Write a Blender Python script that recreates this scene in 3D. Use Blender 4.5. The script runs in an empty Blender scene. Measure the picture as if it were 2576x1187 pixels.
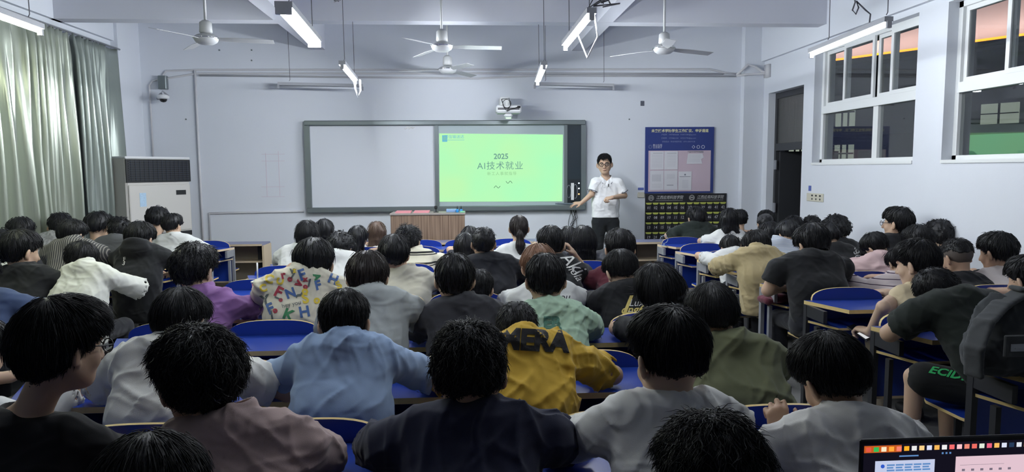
import bpy, bmesh, math, time
import numpy as np
from mathutils import Vector, Matrix
from mathutils.bvhtree import BVHTree
T00 = time.time()
SC = bpy.context.scene
COL = SC.collection
# ------------------------------------------------------------------ camera, world, exposure
F_PX, YAW, PIT, ROL, EYE = 1750.0, math.radians(3.82), math.radians(5.42), math.radians(.42), 1.62
cy_, sy_, cp_, sp_ = math.cos(YAW), math.sin(YAW), math.cos(PIT), math.sin(PIT)
fwd = np.array([sy_*cp_, cy_*cp_, -sp_]); rgt = np.array([cy_, -sy_, 0.]); dwn = np.cross(fwd, rgt)
rgt2 = math.cos(ROL)*rgt+math.sin(ROL)*dwn; dwn2 = -math.sin(ROL)*rgt+math.cos(ROL)*dwn
cam_d = bpy.data.cameras.new('camera'); cam = bpy.data.objects.new('camera', cam_d); COL.objects.link(cam)
cam_d.sensor_width = 36.0; cam_d.lens = 36.0*F_PX/2576.0; cam_d.clip_start = .05; cam_d.clip_end = 200
mw = Matrix.Identity(4)
for i in range(3):
    mw[i][0] = rgt2[i]; mw[i][1] = -dwn2[i]; mw[i][2] = -fwd[i]
mw[2][3] = EYE
cam.matrix_world = mw; SC.camera = cam
wd = bpy.data.worlds.new('night'); SC.world = wd; wd.use_nodes = True
wd.node_tree.nodes['Background'].inputs[0].default_value = (.011, .014, .026, 1)
wd.node_tree.nodes['Background'].inputs[1].default_value = 1.0
vs = SC.view_settings; vs.view_transform = 'Standard'; vs.look = 'None'; vs.gamma = 1; vs.exposure = 0.0; vs.use_curve_mapping = False
SC.cycles.use_denoising = True; SC.cycles.max_bounces = 7; SC.cycles.diffuse_bounces = 5; SC.cycles.sample_clamp_indirect = 4.0
SC.cycles.use_light_tree = True
TUBE_POWER = 305.0
LIGHT_COL = (.90, .95, 1.0)
# measured helpers: the point of the room a sight line meets on the plane y = Y
RM = np.array([rgt2, dwn2, fwd])
def ray(px, py): return RM.T @ np.array([(px-1288)/F_PX, (py-593.5)/F_PX, 1.0])
def at(px, py, Y):
    v = ray(px, py); return v*(Y/v[1])+np.array([0, 0, EYE])
# ------------------------------------------------------------------ materials
MATS = {}
def mat(name, col, rough=.6, metal=0., spec=.5, emit=None, estr=0., bump=None, noise=None, alpha=None, sheen=0., trans=0., sss=0.):
    """bump=(scale, strength, stretch) ; noise=(scale, amount) tints the colour softly"""
    if name in MATS: return MATS[name]
    m = bpy.data.materials.new(name); m.use_nodes = True; nt = m.node_tree; b = nt.nodes['Principled BSDF']
    b.inputs['Base Color'].default_value = (*col, 1); b.inputs['Roughness'].default_value = rough
    b.inputs['Metallic'].default_value = metal; b.inputs['Specular IOR Level'].default_value = spec
    b.inputs['Sheen Weight'].default_value = sheen; b.inputs['Transmission Weight'].default_value = trans
    if sss: b.inputs['Subsurface Weight'].default_value = sss; b.inputs['Subsurface Scale'].default_value = .02
    if emit: b.inputs['Emission Color'].default_value = (*emit, 1); b.inputs['Emission Strength'].default_value = estr
    if alpha is not None: b.inputs['Alpha'].default_value = alpha
    if bump or noise:
        tc = nt.nodes.new('ShaderNodeTexCoord')
    if noise:
        n = nt.nodes.new('ShaderNodeTexNoise'); n.inputs['Scale'].default_value = noise[0]; n.inputs['Detail'].default_value = 5
        nt.links.new(tc.outputs['Object'], n.inputs['Vector'])
        mx = nt.nodes.new('ShaderNodeMix'); mx.data_type = 'RGBA'; a = noise[1]
        mx.inputs['A'].default_value = (*[c*(1-a) for c in col], 1); mx.inputs['B'].default_value = (*[min(1, c*(1+a)) for c in col], 1)
        nt.links.new(n.outputs['Fac'], mx.inputs['Factor']); nt.links.new(mx.outputs['Result'], b.inputs['Base Color'])
    if bump:
        mp = nt.nodes.new('ShaderNodeMapping'); nt.links.new(tc.outputs['Object'], mp.inputs['Vector'])
        mp.inputs['Scale'].default_value = bump[2] if len(bump) > 2 else (1, 1, 1)
        n2 = nt.nodes.new('ShaderNodeTexNoise'); n2.inputs['Scale'].default_value = bump[0]; n2.inputs['Detail'].default_value = 4
        nt.links.new(mp.outputs['Vector'], n2.inputs['Vector'])
        bp = nt.nodes.new('ShaderNodeBump'); bp.inputs['Strength'].default_value = bump[1]; bp.inputs['Distance'].default_value = .01
        nt.links.new(n2.outputs['Fac'], bp.inputs['Height']); nt.links.new(bp.outputs['Normal'], b.inputs['Normal'])
    MATS[name] = m; return m
def emis(name, col, s):
    if name in MATS: return MATS[name]
    m = bpy.data.materials.new(name); m.use_nodes = True; nt = m.node_tree; nt.nodes.clear()
    e = nt.nodes.new('ShaderNodeEmission'); o = nt.nodes.new('ShaderNodeOutputMaterial')
    e.inputs[0].default_value = (*col, 1); e.inputs[1].default_value = s; nt.links.new(e.outputs[0], o.inputs[0])
    MATS[name] = m; return m
def ramp_mat(name, coord_expr, stops, rough=.85, kind='wave', scale=1., axis='Z', base=None, spec=.3):
    """striped cloth: a stepped ramp over one object axis, repeated every 1/scale metres"""
    if name in MATS: return MATS[name]
    m = bpy.data.materials.new(name); m.use_nodes = True; nt = m.node_tree; b = nt.nodes['Principled BSDF']
    b.inputs['Roughness'].default_value = rough; b.inputs['Specular IOR Level'].default_value = spec
    tc = nt.nodes.new('ShaderNodeTexCoord'); sp = nt.nodes.new('ShaderNodeSeparateXYZ'); nt.links.new(tc.outputs['Object'], sp.inputs[0])
    mu = nt.nodes.new('ShaderNodeMath'); mu.operation = 'MULTIPLY'; mu.inputs[1].default_value = scale; nt.links.new(sp.outputs[axis], mu.inputs[0])
    fr = nt.nodes.new('ShaderNodeMath'); fr.operation = 'FRACT'; nt.links.new(mu.outputs[0], fr.inputs[0])
    cr = nt.nodes.new('ShaderNodeValToRGB'); cr.color_ramp.interpolation = 'CONSTANT'
    els = cr.color_ramp.elements
    while len(els) > 1: els.remove(els[0])
    els[0].position = stops[0][0]; els[0].color = (*stops[0][1], 1)
    for p, c in stops[1:]:
        e = els.new(p); e.color = (*c, 1)
    nt.links.new(fr.outputs[0], cr.inputs[0]); nt.links.new(cr.outputs[0], b.inputs['Base Color'])
    MATS[name] = m; return m
def srgb(r, g, b):
    f = lambda c: (c/255/12.92) if c/255 <= .04045 else ((c/255+.055)/1.055)**2.4
    return (f(r), f(g), f(b))
WALL = mat('wall_paint', (.70, .73, .785), .85, spec=.25, noise=(1.3, .025), bump=(60, .05))
CEIL = mat('ceiling_paint', (.70, .715, .775), .9, spec=.2, noise=(.8, .02))
WHITE = mat('white_enamel', (.78, .79, .80), .35)
PVC = mat('pvc_conduit', (.60, .60, .62), .5)
FRAME_W = mat('window_frame_white', (.78, .80, .80), .4)
GREY = mat('anodised_grey', (.20, .23, .24), .35, metal=.5)
DARK = mat('dark_plastic', (.012, .013, .015), .45)
STEEL = mat('grey_steel', (.33, .34, .37), .4, metal=.4)
BLACKSTEEL = mat('black_steel', (.015, .016, .02), .5)
BLUE = mat('blue_laminate', (.014, .044, .30), .30, spec=.5, noise=(3, .06))
EDGE = mat('plywood_edge', (.66, .50, .22), .5, noise=(30, .15))
EDGEP = mat('pale_board_edge', (.55, .44, .30), .5)
PURPLE = mat('grey_laminate_top', (.16, .17, .28), .35)
TAN = mat('beige_board', (.34, .29, .22), .6, noise=(8, .08))
FLOOR = mat('terrazzo_floor', (.26, .26, .25), .4, noise=(40, .15))
SKIN = [mat('skin_a', (.50, .34, .24), .55, spec=.35, sss=.08), mat('skin_b', (.44, .285, .195), .55, spec=.35, sss=.08), mat('skin_c', (.56, .395, .285), .55, spec=.35, sss=.08)]
def hairmat(name, c, r=.50): return mat(name, c, r, spec=.30)
HBLACK = hairmat('hair_black', (.0090, .0095, .0115)); HBROWN = hairmat('hair_brown', (.085, .055, .040)); HRED = hairmat('hair_copper_brown', (.20, .105, .065))
HDKBR = hairmat('hair_dark_brown', (.024, .019, .018))
def cloth(name, rgb, r=.9, amt=.05):
    if 'cloth_'+name in MATS: return MATS['cloth_'+name]
    m = mat('cloth_'+name, rgb, r, spec=.2, sheen=.12, noise=(25, amt), bump=(420, .10))
    nt = m.node_tree; b = nt.nodes['Principled BSDF']; tc = nt.nodes.new('ShaderNodeTexCoord')
    mp = nt.nodes.new('ShaderNodeMapping'); mp.inputs['Scale'].default_value = (1.0, 1.0, 1.9); mp.inputs['Rotation'].default_value = (0, .35, 0)
    n = nt.nodes.new('ShaderNodeTexNoise'); n.noise_type = 'RIDGED_MULTIFRACTAL'; n.inputs['Scale'].default_value = 6.5; n.inputs['Detail'].default_value = 2.5; n.inputs['Distortion'].default_value = .9
    bp = nt.nodes.new('ShaderNodeBump'); bp.inputs['Strength'].default_value = .8; bp.inputs['Distance'].default_value = .018
    nt.links.new(tc.outputs['Object'], mp.inputs[0]); nt.links.new(mp.outputs[0], n.inputs['Vector']); nt.links.new(n.outputs[0], bp.inputs['Height'])
    old = b.inputs['Normal'].links[0].from_socket; nt.links.new(old, bp.inputs['Normal']); nt.links.new(bp.outputs[0], b.inputs['Normal'])
    return m
# ------------------------------------------------------------------ mesh helpers
def mk(name, V, Fc, m, parent=None, smooth=False, mi=None, loc=None):
    """one mesh object from arrays; Fc an (n,3|4) array or a list of index tuples; m a material or list; mi face material indices"""
    me = bpy.data.meshes.new(name)
    V = np.asarray(V, np.float32)
    if isinstance(Fc, np.ndarray) and Fc.ndim == 2:
        n, k = Fc.shape
        me.vertices.add(len(V)); me.vertices.foreach_set('co', V.ravel())
        me.loops.add(n*k); me.loops.foreach_set('vertex_index', Fc.astype(np.int32).ravel())
        me.polygons.add(n); me.polygons.foreach_set('loop_start', np.arange(0, n*k, k, dtype=np.int32))
        try: me.polygons.foreach_set('loop_total', np.full(n, k, np.int32))
        except Exception: pass
        me.update(calc_edges=True)
    else:
        me.from_pydata([tuple(map(float, v)) for v in V], [], [tuple(f) for f in Fc]); me.update()
    for x in (m if isinstance(m, (list, tuple)) else [m]): me.materials.append(x)
    if mi is not None: me.polygons.foreach_set('material_index', np.asarray(mi, np.int32))
    if smooth: me.polygons.foreach_set('use_smooth', np.ones(len(me.polygons), bool))
    o = bpy.data.objects.new(name, me); COL.objects.link(o)
    if parent is not None: o.parent = parent
    if loc is not None: o.location = loc
    return o
class G:
    """collects simple shapes into one mesh"""
    def __init__(s): s.V = []; s.F = []; s.I = []
    def raw(s, V, Fc, mi=0):
        b = len(s.V); s.V += [tuple(map(float, v)) for v in V]; s.F += [tuple(int(i)+b for i in f) for f in Fc]; s.I += [mi]*len(Fc); return s
    def box(s, x0, x1, y0, y1, z0, z1, mi=0, bev=0.):
        if bev > 0:
            b = bev; V = []; 
            prof = [(x0+b, y0), (x1-b, y0), (x1, y0+b), (x1, y1-b), (x1-b, y1), (x0+b, y1), (x0, y1-b), (x0, y0+b)]
            inn = [(x0+b, y0+b), (x1-b, y0+b), (x1-b, y0+b), (x1-b, y1-b), (x1-b, y1-b), (x0+b, y1-b), (x0+b, y1-b), (x0+b, y0+b)]
            V = [(*p, z0) for p in inn]+[(*p, z0+b) for p in prof]+[(*p, z1-b) for p in prof]+[(*p, z1) for p in inn]
            Fc = [tuple(range(7, -1, -1)), tuple(range(24, 32))]
            for k in range(3):
                for i in range(8): j = (i+1) % 8; Fc.append((k*8+i, k*8+j, k*8+8+j, k*8+8+i))
            return s.raw(V, Fc, mi)
        V = [(x, y, z) for z in (z0, z1) for y in (y0, y1) for x in (x0, x1)]
        return s.raw(V, [(0, 2, 3, 1), (4, 5, 7, 6), (0, 1, 5, 4), (1, 3, 7, 5), (3, 2, 6, 7), (2, 0, 4, 6)], mi)
    def prism(s, poly, a, b, ax='z', mi=0, side=None):
        """extrude a 2-D polygon along an axis from a to b"""
        f = {'z': lambda p, t: (p[0], p[1], t), 'y': lambda p, t: (p[0], t, p[1]), 'x': lambda p, t: (t, p[0], p[1])}[ax]
        n = len(poly); V = [f(p, a) for p in poly]+[f(p, b) for p in poly]
        s.raw(V, [tuple(range(n-1, -1, -1)), tuple(range(n, 2*n))], mi)
        base = len(s.V)-2*n
        for i in range(n):
            j = (i+1) % n; s.F.append((base+i, base+j, base+n+j, base+n+i)); s.I.append(mi if side is None else side)
        return s
    def tube(s, pts, r, n=8, mi=0, cap=True):
        pts = [np.array(p, float) for p in pts]; rs = r if hasattr(r, '__len__') else [r]*len(pts)
        V = []; up = None
        for i, p in enumerate(pts):
            t = pts[min(i+1, len(pts)-1)]-pts[max(i-1, 0)]; t = t/(np.linalg.norm(t)+1e-9)
            if up is None: up = np.array([0, 0, 1.]) if abs(t[2]) < .9 else np.array([1., 0, 0])
            u = np.cross(t, up); u /= np.linalg.norm(u)+1e-9; w = np.cross(t, u); up = -w if False else np.cross(u, t)
            for k in range(n):
                a = 2*math.pi*k/n; V.append(p+rs[i]*(math.cos(a)*u+math.sin(a)*w))
        Fc = []
        for i in range(len(pts)-1):
            for k in range(n): Fc.append((i*n+k, i*n+(k+1) % n, (i+1)*n+(k+1) % n, (i+1)*n+k))
        if cap: Fc += [tuple(range(n-1, -1, -1)), tuple((len(pts)-1)*n+k for k in range(n))]
        return s.raw(V, Fc, mi)
    def lathe(s, prof, c=(0, 0, 0), n=20, mi=0):
        V = [(c[0]+r*math.cos(2*math.pi*k/n), c[1]+r*math.sin(2*math.pi*k/n), c[2]+z) for r, z in prof for k in range(n)]
        Fc = [(i*n+k, i*n+(k+1) % n, (i+1)*n+(k+1) % n, (i+1)*n+k) for i in range(len(prof)-1) for k in range(n)]
        Fc += [tuple(range(n-1, -1, -1)), tuple((len(prof)-1)*n+k for k in range(n))]
        return s.raw(V, Fc, mi)
    def obj(s, name, m, parent=None, smooth=False, loc=None):
        return mk(name, s.V, s.F, m, parent, smooth, s.I, loc)
def tag(o, label=None, cat=None, group=None, kind=None):
    if label: o['label'] = label
    if cat: o['category'] = cat
    if group: o['group'] = group
    if kind: o['kind'] = kind
    return o
def empty(name, loc, label, cat, group=None, rz=0.):
    o = bpy.data.objects.new(name, None); COL.objects.link(o); o.location = loc; o.rotation_euler = (0, 0, rz); o.empty_display_size = .1
    return tag(o, label, cat, group)
def struct(name, g, m, parent=None):
    o = g.obj(name, m, parent)
    if parent is None: o['kind'] = 'structure'
    return o
def text_mesh(body, size, spacing=1.0, bold=0., shear=0., align='CENTER', res=2, linesp=1.0):
    c = bpy.data.curves.new('t', 'FONT'); c.body = body; c.size = size; c.resolution_u = res; c.align_x = align; c.align_y = 'CENTER'
    c.space_character = spacing; c.offset = bold; c.shear = shear; c.space_line = linesp
    o = bpy.data.objects.new('t', c); COL.objects.link(o)
    me = bpy.data.meshes.new_from_object(o.evaluated_get(bpy.context.evaluated_depsgraph_get()))
    V = np.array([v.co[:] for v in me.vertices]).reshape(-1, 3); Fc = [tuple(p.vertices) for p in me.polygons]
    bpy.data.objects.remove(o); bpy.data.curves.remove(c); bpy.data.meshes.remove(me)
    return V, Fc
def front_text(g, body, x, y, z, size, mi=0, sx=1., **k):
    """writing that faces -y at (x, y, z)"""
    V, Fc = text_mesh(body, size, **k)
    if len(V): g.raw([(x+v[0]*sx, y, z+v[1]) for v in V], Fc, mi)
"""ROWS"""
ROWY = {'L': [2.25, 3.05, 3.85, 4.64, 5.38, 6.14, 6.90, 7.62, 8.34], 'C': [2.24, 3.01, 3.79, 4.56, 5.27, 6.03, 6.72, 7.41, 8.10], 'R': [2.18, 2.93, 3.68, 4.45, 5.15, 5.84, 6.60, 7.30, 8.00]}
# ------------------------------------------------------------------ the room
XL, XR, YF, YB, ZC, ZB = -4.45, 4.26, 9.9, -6.0, 3.95, 3.28
struct('floor', G().box(XL-.3, XR+.3, YB-.2, YF+.2, -.2, 0), FLOOR)
struct('ceiling', G().box(XL-.3, XR+.3, YB-.2, YF+.2, ZC, ZC+.2), CEIL)
struct('wall_front', G().box(XL-.25, XR+.25, YF, YF+.2, 0, ZC), WALL)
struct('wall_back', G().box(XL-.25, XR+.25, YB-.2, YB, 0, ZC), WALL)
# left wall with a long window band behind the curtain
g = G().box(XL-.24, XL, YB, YF, 0, .95).box(XL-.24, XL, YB, YF, 2.75, ZC).box(XL-.24, XL, 8.7, YF, .95, 2.75).box(XL-.24, XL, YB, 1.2, .95, 2.75)
struct('wall_left', g, WALL)
g = G().box(XL-.16, XL-.12, 1.2, 8.7, .95, 1.0).box(XL-.16, XL-.12, 1.2, 8.7, 2.7, 2.75)
for k in range(6): y = 1.2+1.5*k-.02; g.box(XL-.16, XL-.12, y, y+.05, 1.0, 2.7)
w = struct('window_3', g, FRAME_W)
GLASS = bpy.data.materials.new('night_glass'); GLASS.use_nodes = True
nt = GLASS.node_tree; nt.nodes.clear(); o_ = nt.nodes.new('ShaderNodeOutputMaterial'); mx = nt.nodes.new('ShaderNodeMixShader')
tr = nt.nodes.new('ShaderNodeBsdfTransparent'); gl = nt.nodes.new('ShaderNodeBsdfGlossy'); fr = nt.nodes.new('ShaderNodeLayerWeight'); fr.inputs[0].default_value = .22; pw = nt.nodes.new('ShaderNodeMath'); pw.operation = 'MULTIPLY_ADD'; pw.inputs[1].default_value = .45; pw.inputs[2].default_value = .04; nt.links.new(fr.outputs['Facing'], pw.inputs[0])
tr.inputs[0].default_value = (.86, .88, .88, 1); gl.inputs['Roughness'].default_value = .02
nt.links.new(pw.outputs[0], mx.inputs[0]); nt.links.new(tr.outputs[0], mx.inputs[1]); nt.links.new(gl.outputs[0], mx.inputs[2]); nt.links.new(mx.outputs[0], o_.inputs[0])
G().box(XL-.143, XL-.138, 1.25, 8.65, 1.0, 2.7).obj('glass_pane', GLASS, w)
# right wall: door 8.60-9.62, window 1 6.40-8.33, window 2 3.92-6.00, more wall behind
W1, W2, DR = (6.40, 8.34), (3.92, 6.00), (8.60, 9.62)
ZS, ZT = 1.67, 3.06
g = G()
T = .26
for a, b in ((YB, W2[0]), (W2[1], W1[0]), (W1[1], DR[0]), (DR[1], YF)): g.box(XR, XR+T, a, b, 0, ZC)
for a, b in (W1, W2): g.box(XR, XR+T, a, b, 0, ZS).box(XR, XR+T, a, b, ZT, ZC)
g.box(XR, XR+T, DR[0], DR[1], 2.66, ZC)
struct('wall_right', g, WALL)
struct('trim_1', G().box(XR-.05, XR, YB, YF, 3.12, ZC), WALL)                 # wall beam, right
struct('trim_2', G().box(XL, XL+.05, YB, YF, 3.28, ZC), WALL)
struct('trim_3', G().box(3.97, XR, 9.78, YF, 0, ZC), WALL)                    # corner columns
struct('trim_4', G().box(XL, -4.36, 9.3, YF, 0, ZC), WALL)
struct('trim_5', G().box(XL, XR, 8.0, 8.2, ZB, ZC), CEIL)                      # cross beams
struct('trim_6', G().box(XL, XR, 3.6, 3.8, ZB, ZC), CEIL)
struct('trim_7', G().box(XL, XR, -.7, -.5, ZB, ZC), CEIL)
for n, (a, b) in ((8, (-2.08, -1.89)), (9, (1.52, 1.70))):
    g = G()
    for y0, y1 in ((YB, -.7), (-.5, 3.6), (3.8, 8.0), (8.2, YF)): g.box(a, b, y0, y1, ZB, ZC)
    g.box(a, b, -.7, -.5, ZB-.002, ZC).box(a, b, 3.6, 3.8, ZB-.002, ZC).box(a, b, 8.0, 8.2, ZB-.002, ZC)
    struct('trim_%d' % n, g, CEIL)
# windows on the right
def window(n, y0, y1, mull_low, sashes):
    x0, x1 = XR+.10, XR+.16
    g = G(); f = .05; zr = (2.27, 2.36)
    g.box(x0, x1, y0, y1, ZS, ZS+f).box(x0, x1, y0, y1, ZT-f, ZT).box(x0, x1, y0, y0+f, ZS, ZT).box(x0, x1, y1-f, y1, ZS, ZT)
    g.box(x0-.012, x1+.004, y0+f, y1-f, zr[0], zr[1]).box(x0-.022, x0-.010, y0+f, y1-f, 2.268, 2.30)
    g.box(XR-.012, x0+.002, y0+.002, y1-.002, ZS-.018, ZS+.012)                # sill
    for m in mull_low: g.box(x0, x1, m-.045, m+.045, ZS+f, zr[0])
    w = struct('window_%d' % n, g, FRAME_W)
    G().box(x0+.028, x0+.033, y0+f, y1-f, ZS+f, zr[0]).obj('lower_pane', GLASS, w)
    for (a, b, dx) in sashes:                                                 # upper sliding sashes
        s = G(); t = .04; xa, xb = x0+.004+dx, x0+.03+dx
        s.box(xa, xb, a, b, zr[1], zr[1]+t).box(xa, xb, a, b, ZT-f-t, ZT-f).box(xa, xb, a, a+t, zr[1]+t, ZT-f-t).box(xa, xb, b-t, b, zr[1]+t, ZT-f-t)
        so = s.obj('sash', FRAME_W, w)
        G().box((xa+xb)/2-.002, (xa+xb)/2+.002, a+t, b-t, zr[1]+t, ZT-f-t).obj('sash_pane', GLASS, so)
    return w
window(1, *W1, [7.20], [(7.80, 8.29, .026), (7.24, 7.84, -.02), (6.92, 7.24, .026), (6.45, 6.95, -.02)])
window(2, *W2, [], [(5.38, 5.95, .026), (4.70, 5.42, -.02), (4.2, 4.72, .026), (3.97, 4.24, -.02)])
# door: dark frame, ribbed transom, leaf standing open to the corridor
g = G().box(XR+.10, XR+.16, DR[0]+.002, DR[0]+.06, 0, 2.66).box(XR+.10, XR+.16, DR[1]-.06, DR[1]-.002, 0, 2.66).box(XR+.10, XR+.16, DR[0]+.06, DR[1]-.06, 2.58, 2.655).box(XR+.10, XR+.16, DR[0]+.06, DR[1]-.06, 1.86, 1.96)
DFR = mat('door_grey', (.035, .037, .042), .5)
d1 = struct('door_1', g, DFR)
RIB = mat('ribbed_glass', (.25, .26, .26), .25, trans=.75, bump=(9, 1.0, (1, 12, 0.02)))
G().box(XR+.12, XR+.126, DR[0]+.06, DR[1]-.06, 1.96, 2.58).obj('transom_pane', RIB, d1)
lf = G().box(XR+.14, XR+.98, DR[1]-.115, DR[1]-.07, .01, 1.85).obj('door_leaf', DFR, d1)
g = G()
for z in (.25, 1.0, 1.6): g.box(XR+.085, XR+.10, DR[1]-.10, DR[1]-.03, z, z+.13)
g.obj('hinge', STEEL, d1)
G().box(XR+.9, XR+.93, DR[1]-.16, DR[1]-.115, .98, 1.12).obj('door_handle', STEEL, lf)
# ---- outside the windows: corridor, parapet and the building over the courtyard
PALE = mat('corridor_paint', (.62, .60, .52), .9)
struct('floor_1', G().box(XR+T, 6.9, YB, 16, -.2, 0), FLOOR)
struct('ceiling_1', G().box(XR+T, 6.9, YB, 16, 3.9, 4.1), PALE)
g = G().box(6.7, 6.9, YB, 16, 3.72, 3.9)
for y in (1.0,): g.box(6.7, 6.9, y, y+.25, 0, 3.72)
g.box(6.75, 6.87, YB, 16, 0, 1.1)
struct('wall_corridor', g, mat('corridor_beam', (.26, .25, .25), .9))
# opposite wing, runs diagonally towards us
wing = empty('courtyard_building', (11.8, 22.0, 0), 'long dark building across the courtyard seen through the windows, orange light strip under its eave', 'building', rz=math.atan2(-.839, .545))
FAC = mat('night_facade', (.10, .10, .115), .9)
g = G().box(-16, 22, 0, 6, -3, 4.75)
g.box(-16, 22, -.5, 0, 2.60, 2.78).box(-16, 22, -.3, 0, 3.9, 4.0)
g.obj('facade', FAC, wing)
G().box(-16, 22, -.15, 6, 4.9, 6.0).obj('upper_wall', mat('upper_wall_paint', (.62, .52, .50), .9), wing)
G().box(-16, 22, -1.2, 6, 6.0, 7.6).obj('roof_edge', FAC, wing)
G().box(-16, 22, -.75, 0.4, 4.75, 4.9).obj('ledge', FAC, wing)
G().box(-16, 22, -.70, -.62, 4.9, 4.97).obj('light_strip', emis('orange_strip', (1.0, .30, .02), 4), wing)
al = bpy.data.lights.new('added_wash', 'AREA'); al.shape = 'RECTANGLE'; al.size = 30; al.size_y = .12; al.energy = 330; al.color = (1., .78, .74)  # added area light, not a known fitting; brightens the wall above the strip
ao = bpy.data.objects.new('added_wash', al); COL.objects.link(ao); ao.parent = wing; ao.location = (2, -.66, 5.04); ao.rotation_euler = (math.radians(155), 0, 0)
WIN_W = emis('lit_window', (.70, .80, .66), .42); WDK = mat('window_bars', (.02, .02, .025), .6)
for z in (1.62, 2.92):
    for i, x in enumerate((-13.5, -10.6, -8.2, -5.4, -4.1, -1.4, .2, 2.6, 5.2, 8., 11, 14)):
        if (i*7+int(z*3)) % 4 == 1: continue
        wn = G().box(x, x+.62, -.03, .0, z, z+.72).obj('lit_window', WIN_W, wing)
        b = G()
        for q in (.2, .4): b.box(x+q, x+q+.05, -.06, -.03, z, z+.72)
        b.box(x, x+.62, -.06, -.03, z+.42, z+.47).obj('window_bars', WDK, wn)
# low lit hall before it, seen through the nearer window
hall = empty('courtyard_hall', (9.5, 12.9, 0), 'low lit hall with green reflection block across the courtyard, through the nearer window', 'building', rz=math.atan2(-.839, .545))
G().box(0, 7, 0, 2.5, -2.2, 2.22).obj('green_reflection', mat('green_reflection', (.25, .55, .33), .8, emit=(.17, .46, .27), estr=.55), hall)  # self-glowing green block standing in for a reflection in the window pane
G().box(0, 7, .3, 2.5, 2.22, 3.2).obj('hall_wall', FAC, hall)
G().box(-.1, 7, -.5, 2.5, 3.2, 3.35).obj('eave', FAC, hall)
for i in range(6):
    x = .25+i*.95
    wn = G().box(x, x+.62, .27, .3, 2.42, 2.80).obj('lit_window', WIN_W, hall)
    b = G().box(x+.29, x+.32, .24, .27, 2.42, 2.80).box(x, x+.62, .24, .27, 2.60, 2.62).obj('window_bars', WDK, wn)
LAMP = emis('eave_lamp', (.85, .92, 1.), 14)
for i in range(6):
    x = .3+i*.62
    G().box(x, x+.10, -.3+.1*(i % 2), -.2+.1*(i % 2), 3.0+.08*(i % 2), 3.05+.08*(i % 2)).obj('eave_lamp', LAMP, hall)
# ------------------------------------------------------------------ podium and wall fittings
struct('floor_podium', G().box(-2.42, 2.55, 8.92, YF, 0, .12), FLOOR)
# writing board
B0, B1, Z0, Z1 = -2.20, 1.71, 1.045, 2.315
wb = empty('writing_board', (B0, YF-.002, Z0), 'wide grey framed white writing board with green lit projection on its right half', 'whiteboard')
def L(g, ox=B0, oy=YF-.002, oz=Z0):
    g.V = [(v[0]-ox, v[1]-oy, v[2]-oz) for v in g.V]; return g
g = G().box(B0, B1, YF-.09, YF-.002, Z1-.07, Z1, bev=.012).box(B0, B1, YF-.09, YF-.002, Z0, Z0+.075, bev=.012).box(B0, B0+.075, YF-.088, YF-.002, Z0+.07, Z1-.07).box(B1-.065, B1, YF-.088, YF-.002, Z0+.07, Z1-.07)
g.box(-.42, -.365, YF-.075, YF-.002, Z0+.07, Z1-.07).box(1.405, 1.45, YF-.075, YF-.002, Z0+.07, Z1-.07)
L(g).obj('frame', GREY, wb)
L(G().box(B0+.075, -.42, YF-.045, YF-.03, Z0+.075, Z1-.07)).obj('left_panel', mat('whiteboard_surface', (.68, .71, .76), .38, spec=.4), wb)
sp_ = L(G().box(-.365, 1.405, YF-.05, YF-.03, Z0+.075, Z1-.07)).obj('screen_panel', mat('interactive_panel', (.42, .50, .52), .3), wb)
L(G().box(1.45, B1-.065, YF-.06, YF-.03, Z0+.075, Z1-.07)).obj('equipment_column', mat('equipment_column', (.022, .034, .045), .35), wb)
L(G().box(1.455, 1.635, YF-.075, YF-.06, Z0+.12, Z0+.44)).obj('equipment_bay', mat('equipment_bay', (.012, .018, .024), .4), wb)
L(G().box(-.365, -.30, YF-.078, YF-.05, Z1-.05, Z1-.028)).obj('sticker', WHITE, wb)
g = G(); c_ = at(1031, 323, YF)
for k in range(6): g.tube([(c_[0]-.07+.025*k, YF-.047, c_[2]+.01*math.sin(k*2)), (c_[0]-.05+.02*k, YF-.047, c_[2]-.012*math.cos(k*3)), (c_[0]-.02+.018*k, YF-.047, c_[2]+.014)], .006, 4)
L(g).obj('glare_spot', mat('glare_white', (.9, .9, .9), .2), wb)  # white strokes put on the panel as a painted glare spot
# projected slide (a lit image on the panel)
SM = bpy.data.materials.new('projected_slide'); SM.use_nodes = True; nt = SM.node_tree; nt.nodes.clear()
o_ = nt.nodes.new('ShaderNodeOutputMaterial'); e_ = nt.nodes.new('ShaderNodeEmission'); tc = nt.nodes.new('ShaderNodeTexCoord'); ns = nt.nodes.new('ShaderNodeTexNoise'); ns.inputs['Scale'].default_value = 1.6; ns.inputs['Detail'].default_value = 1
cr = nt.nodes.new('ShaderNodeValToRGB'); cr.color_ramp.elements[0].position = .3; cr.color_ramp.elements[0].color = (*srgb(176, 254, 192), 1); cr.color_ramp.elements[1].position = .7; cr.color_ramp.elements[1].color = (*srgb(192, 250, 182), 1)
nt.links.new(tc.outputs['Object'], ns.inputs['Vector']); nt.links.new(ns.outputs['Fac'], cr.inputs[0]); nt.links.new(cr.outputs[0], e_.inputs[0]); e_.inputs[1].default_value = 1.0; nt.links.new(e_.outputs[0], o_.inputs[0])
a = at(1105, 336, YF); b = at(1415, 339, YF); c = at(1106, 507, YF); d = at(1413, 506, YF)
ys = YF-.0545
slide = L(G().raw([(c[0], ys, c[2]), (d[0], ys, d[2]), (b[0], ys, b[2]), (a[0], ys, a[2]), (c[0], ys+.003, c[2]), (d[0], ys+.003, d[2]), (b[0], ys+.003, b[2]), (a[0], ys+.003, a[2])], [(0, 1, 2, 3), (7, 6, 5, 4), (0, 4, 5, 1), (1, 5, 6, 2), (2, 6, 7, 3), (3, 7, 4, 0)])).obj('slide_image', SM, sp_)
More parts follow.
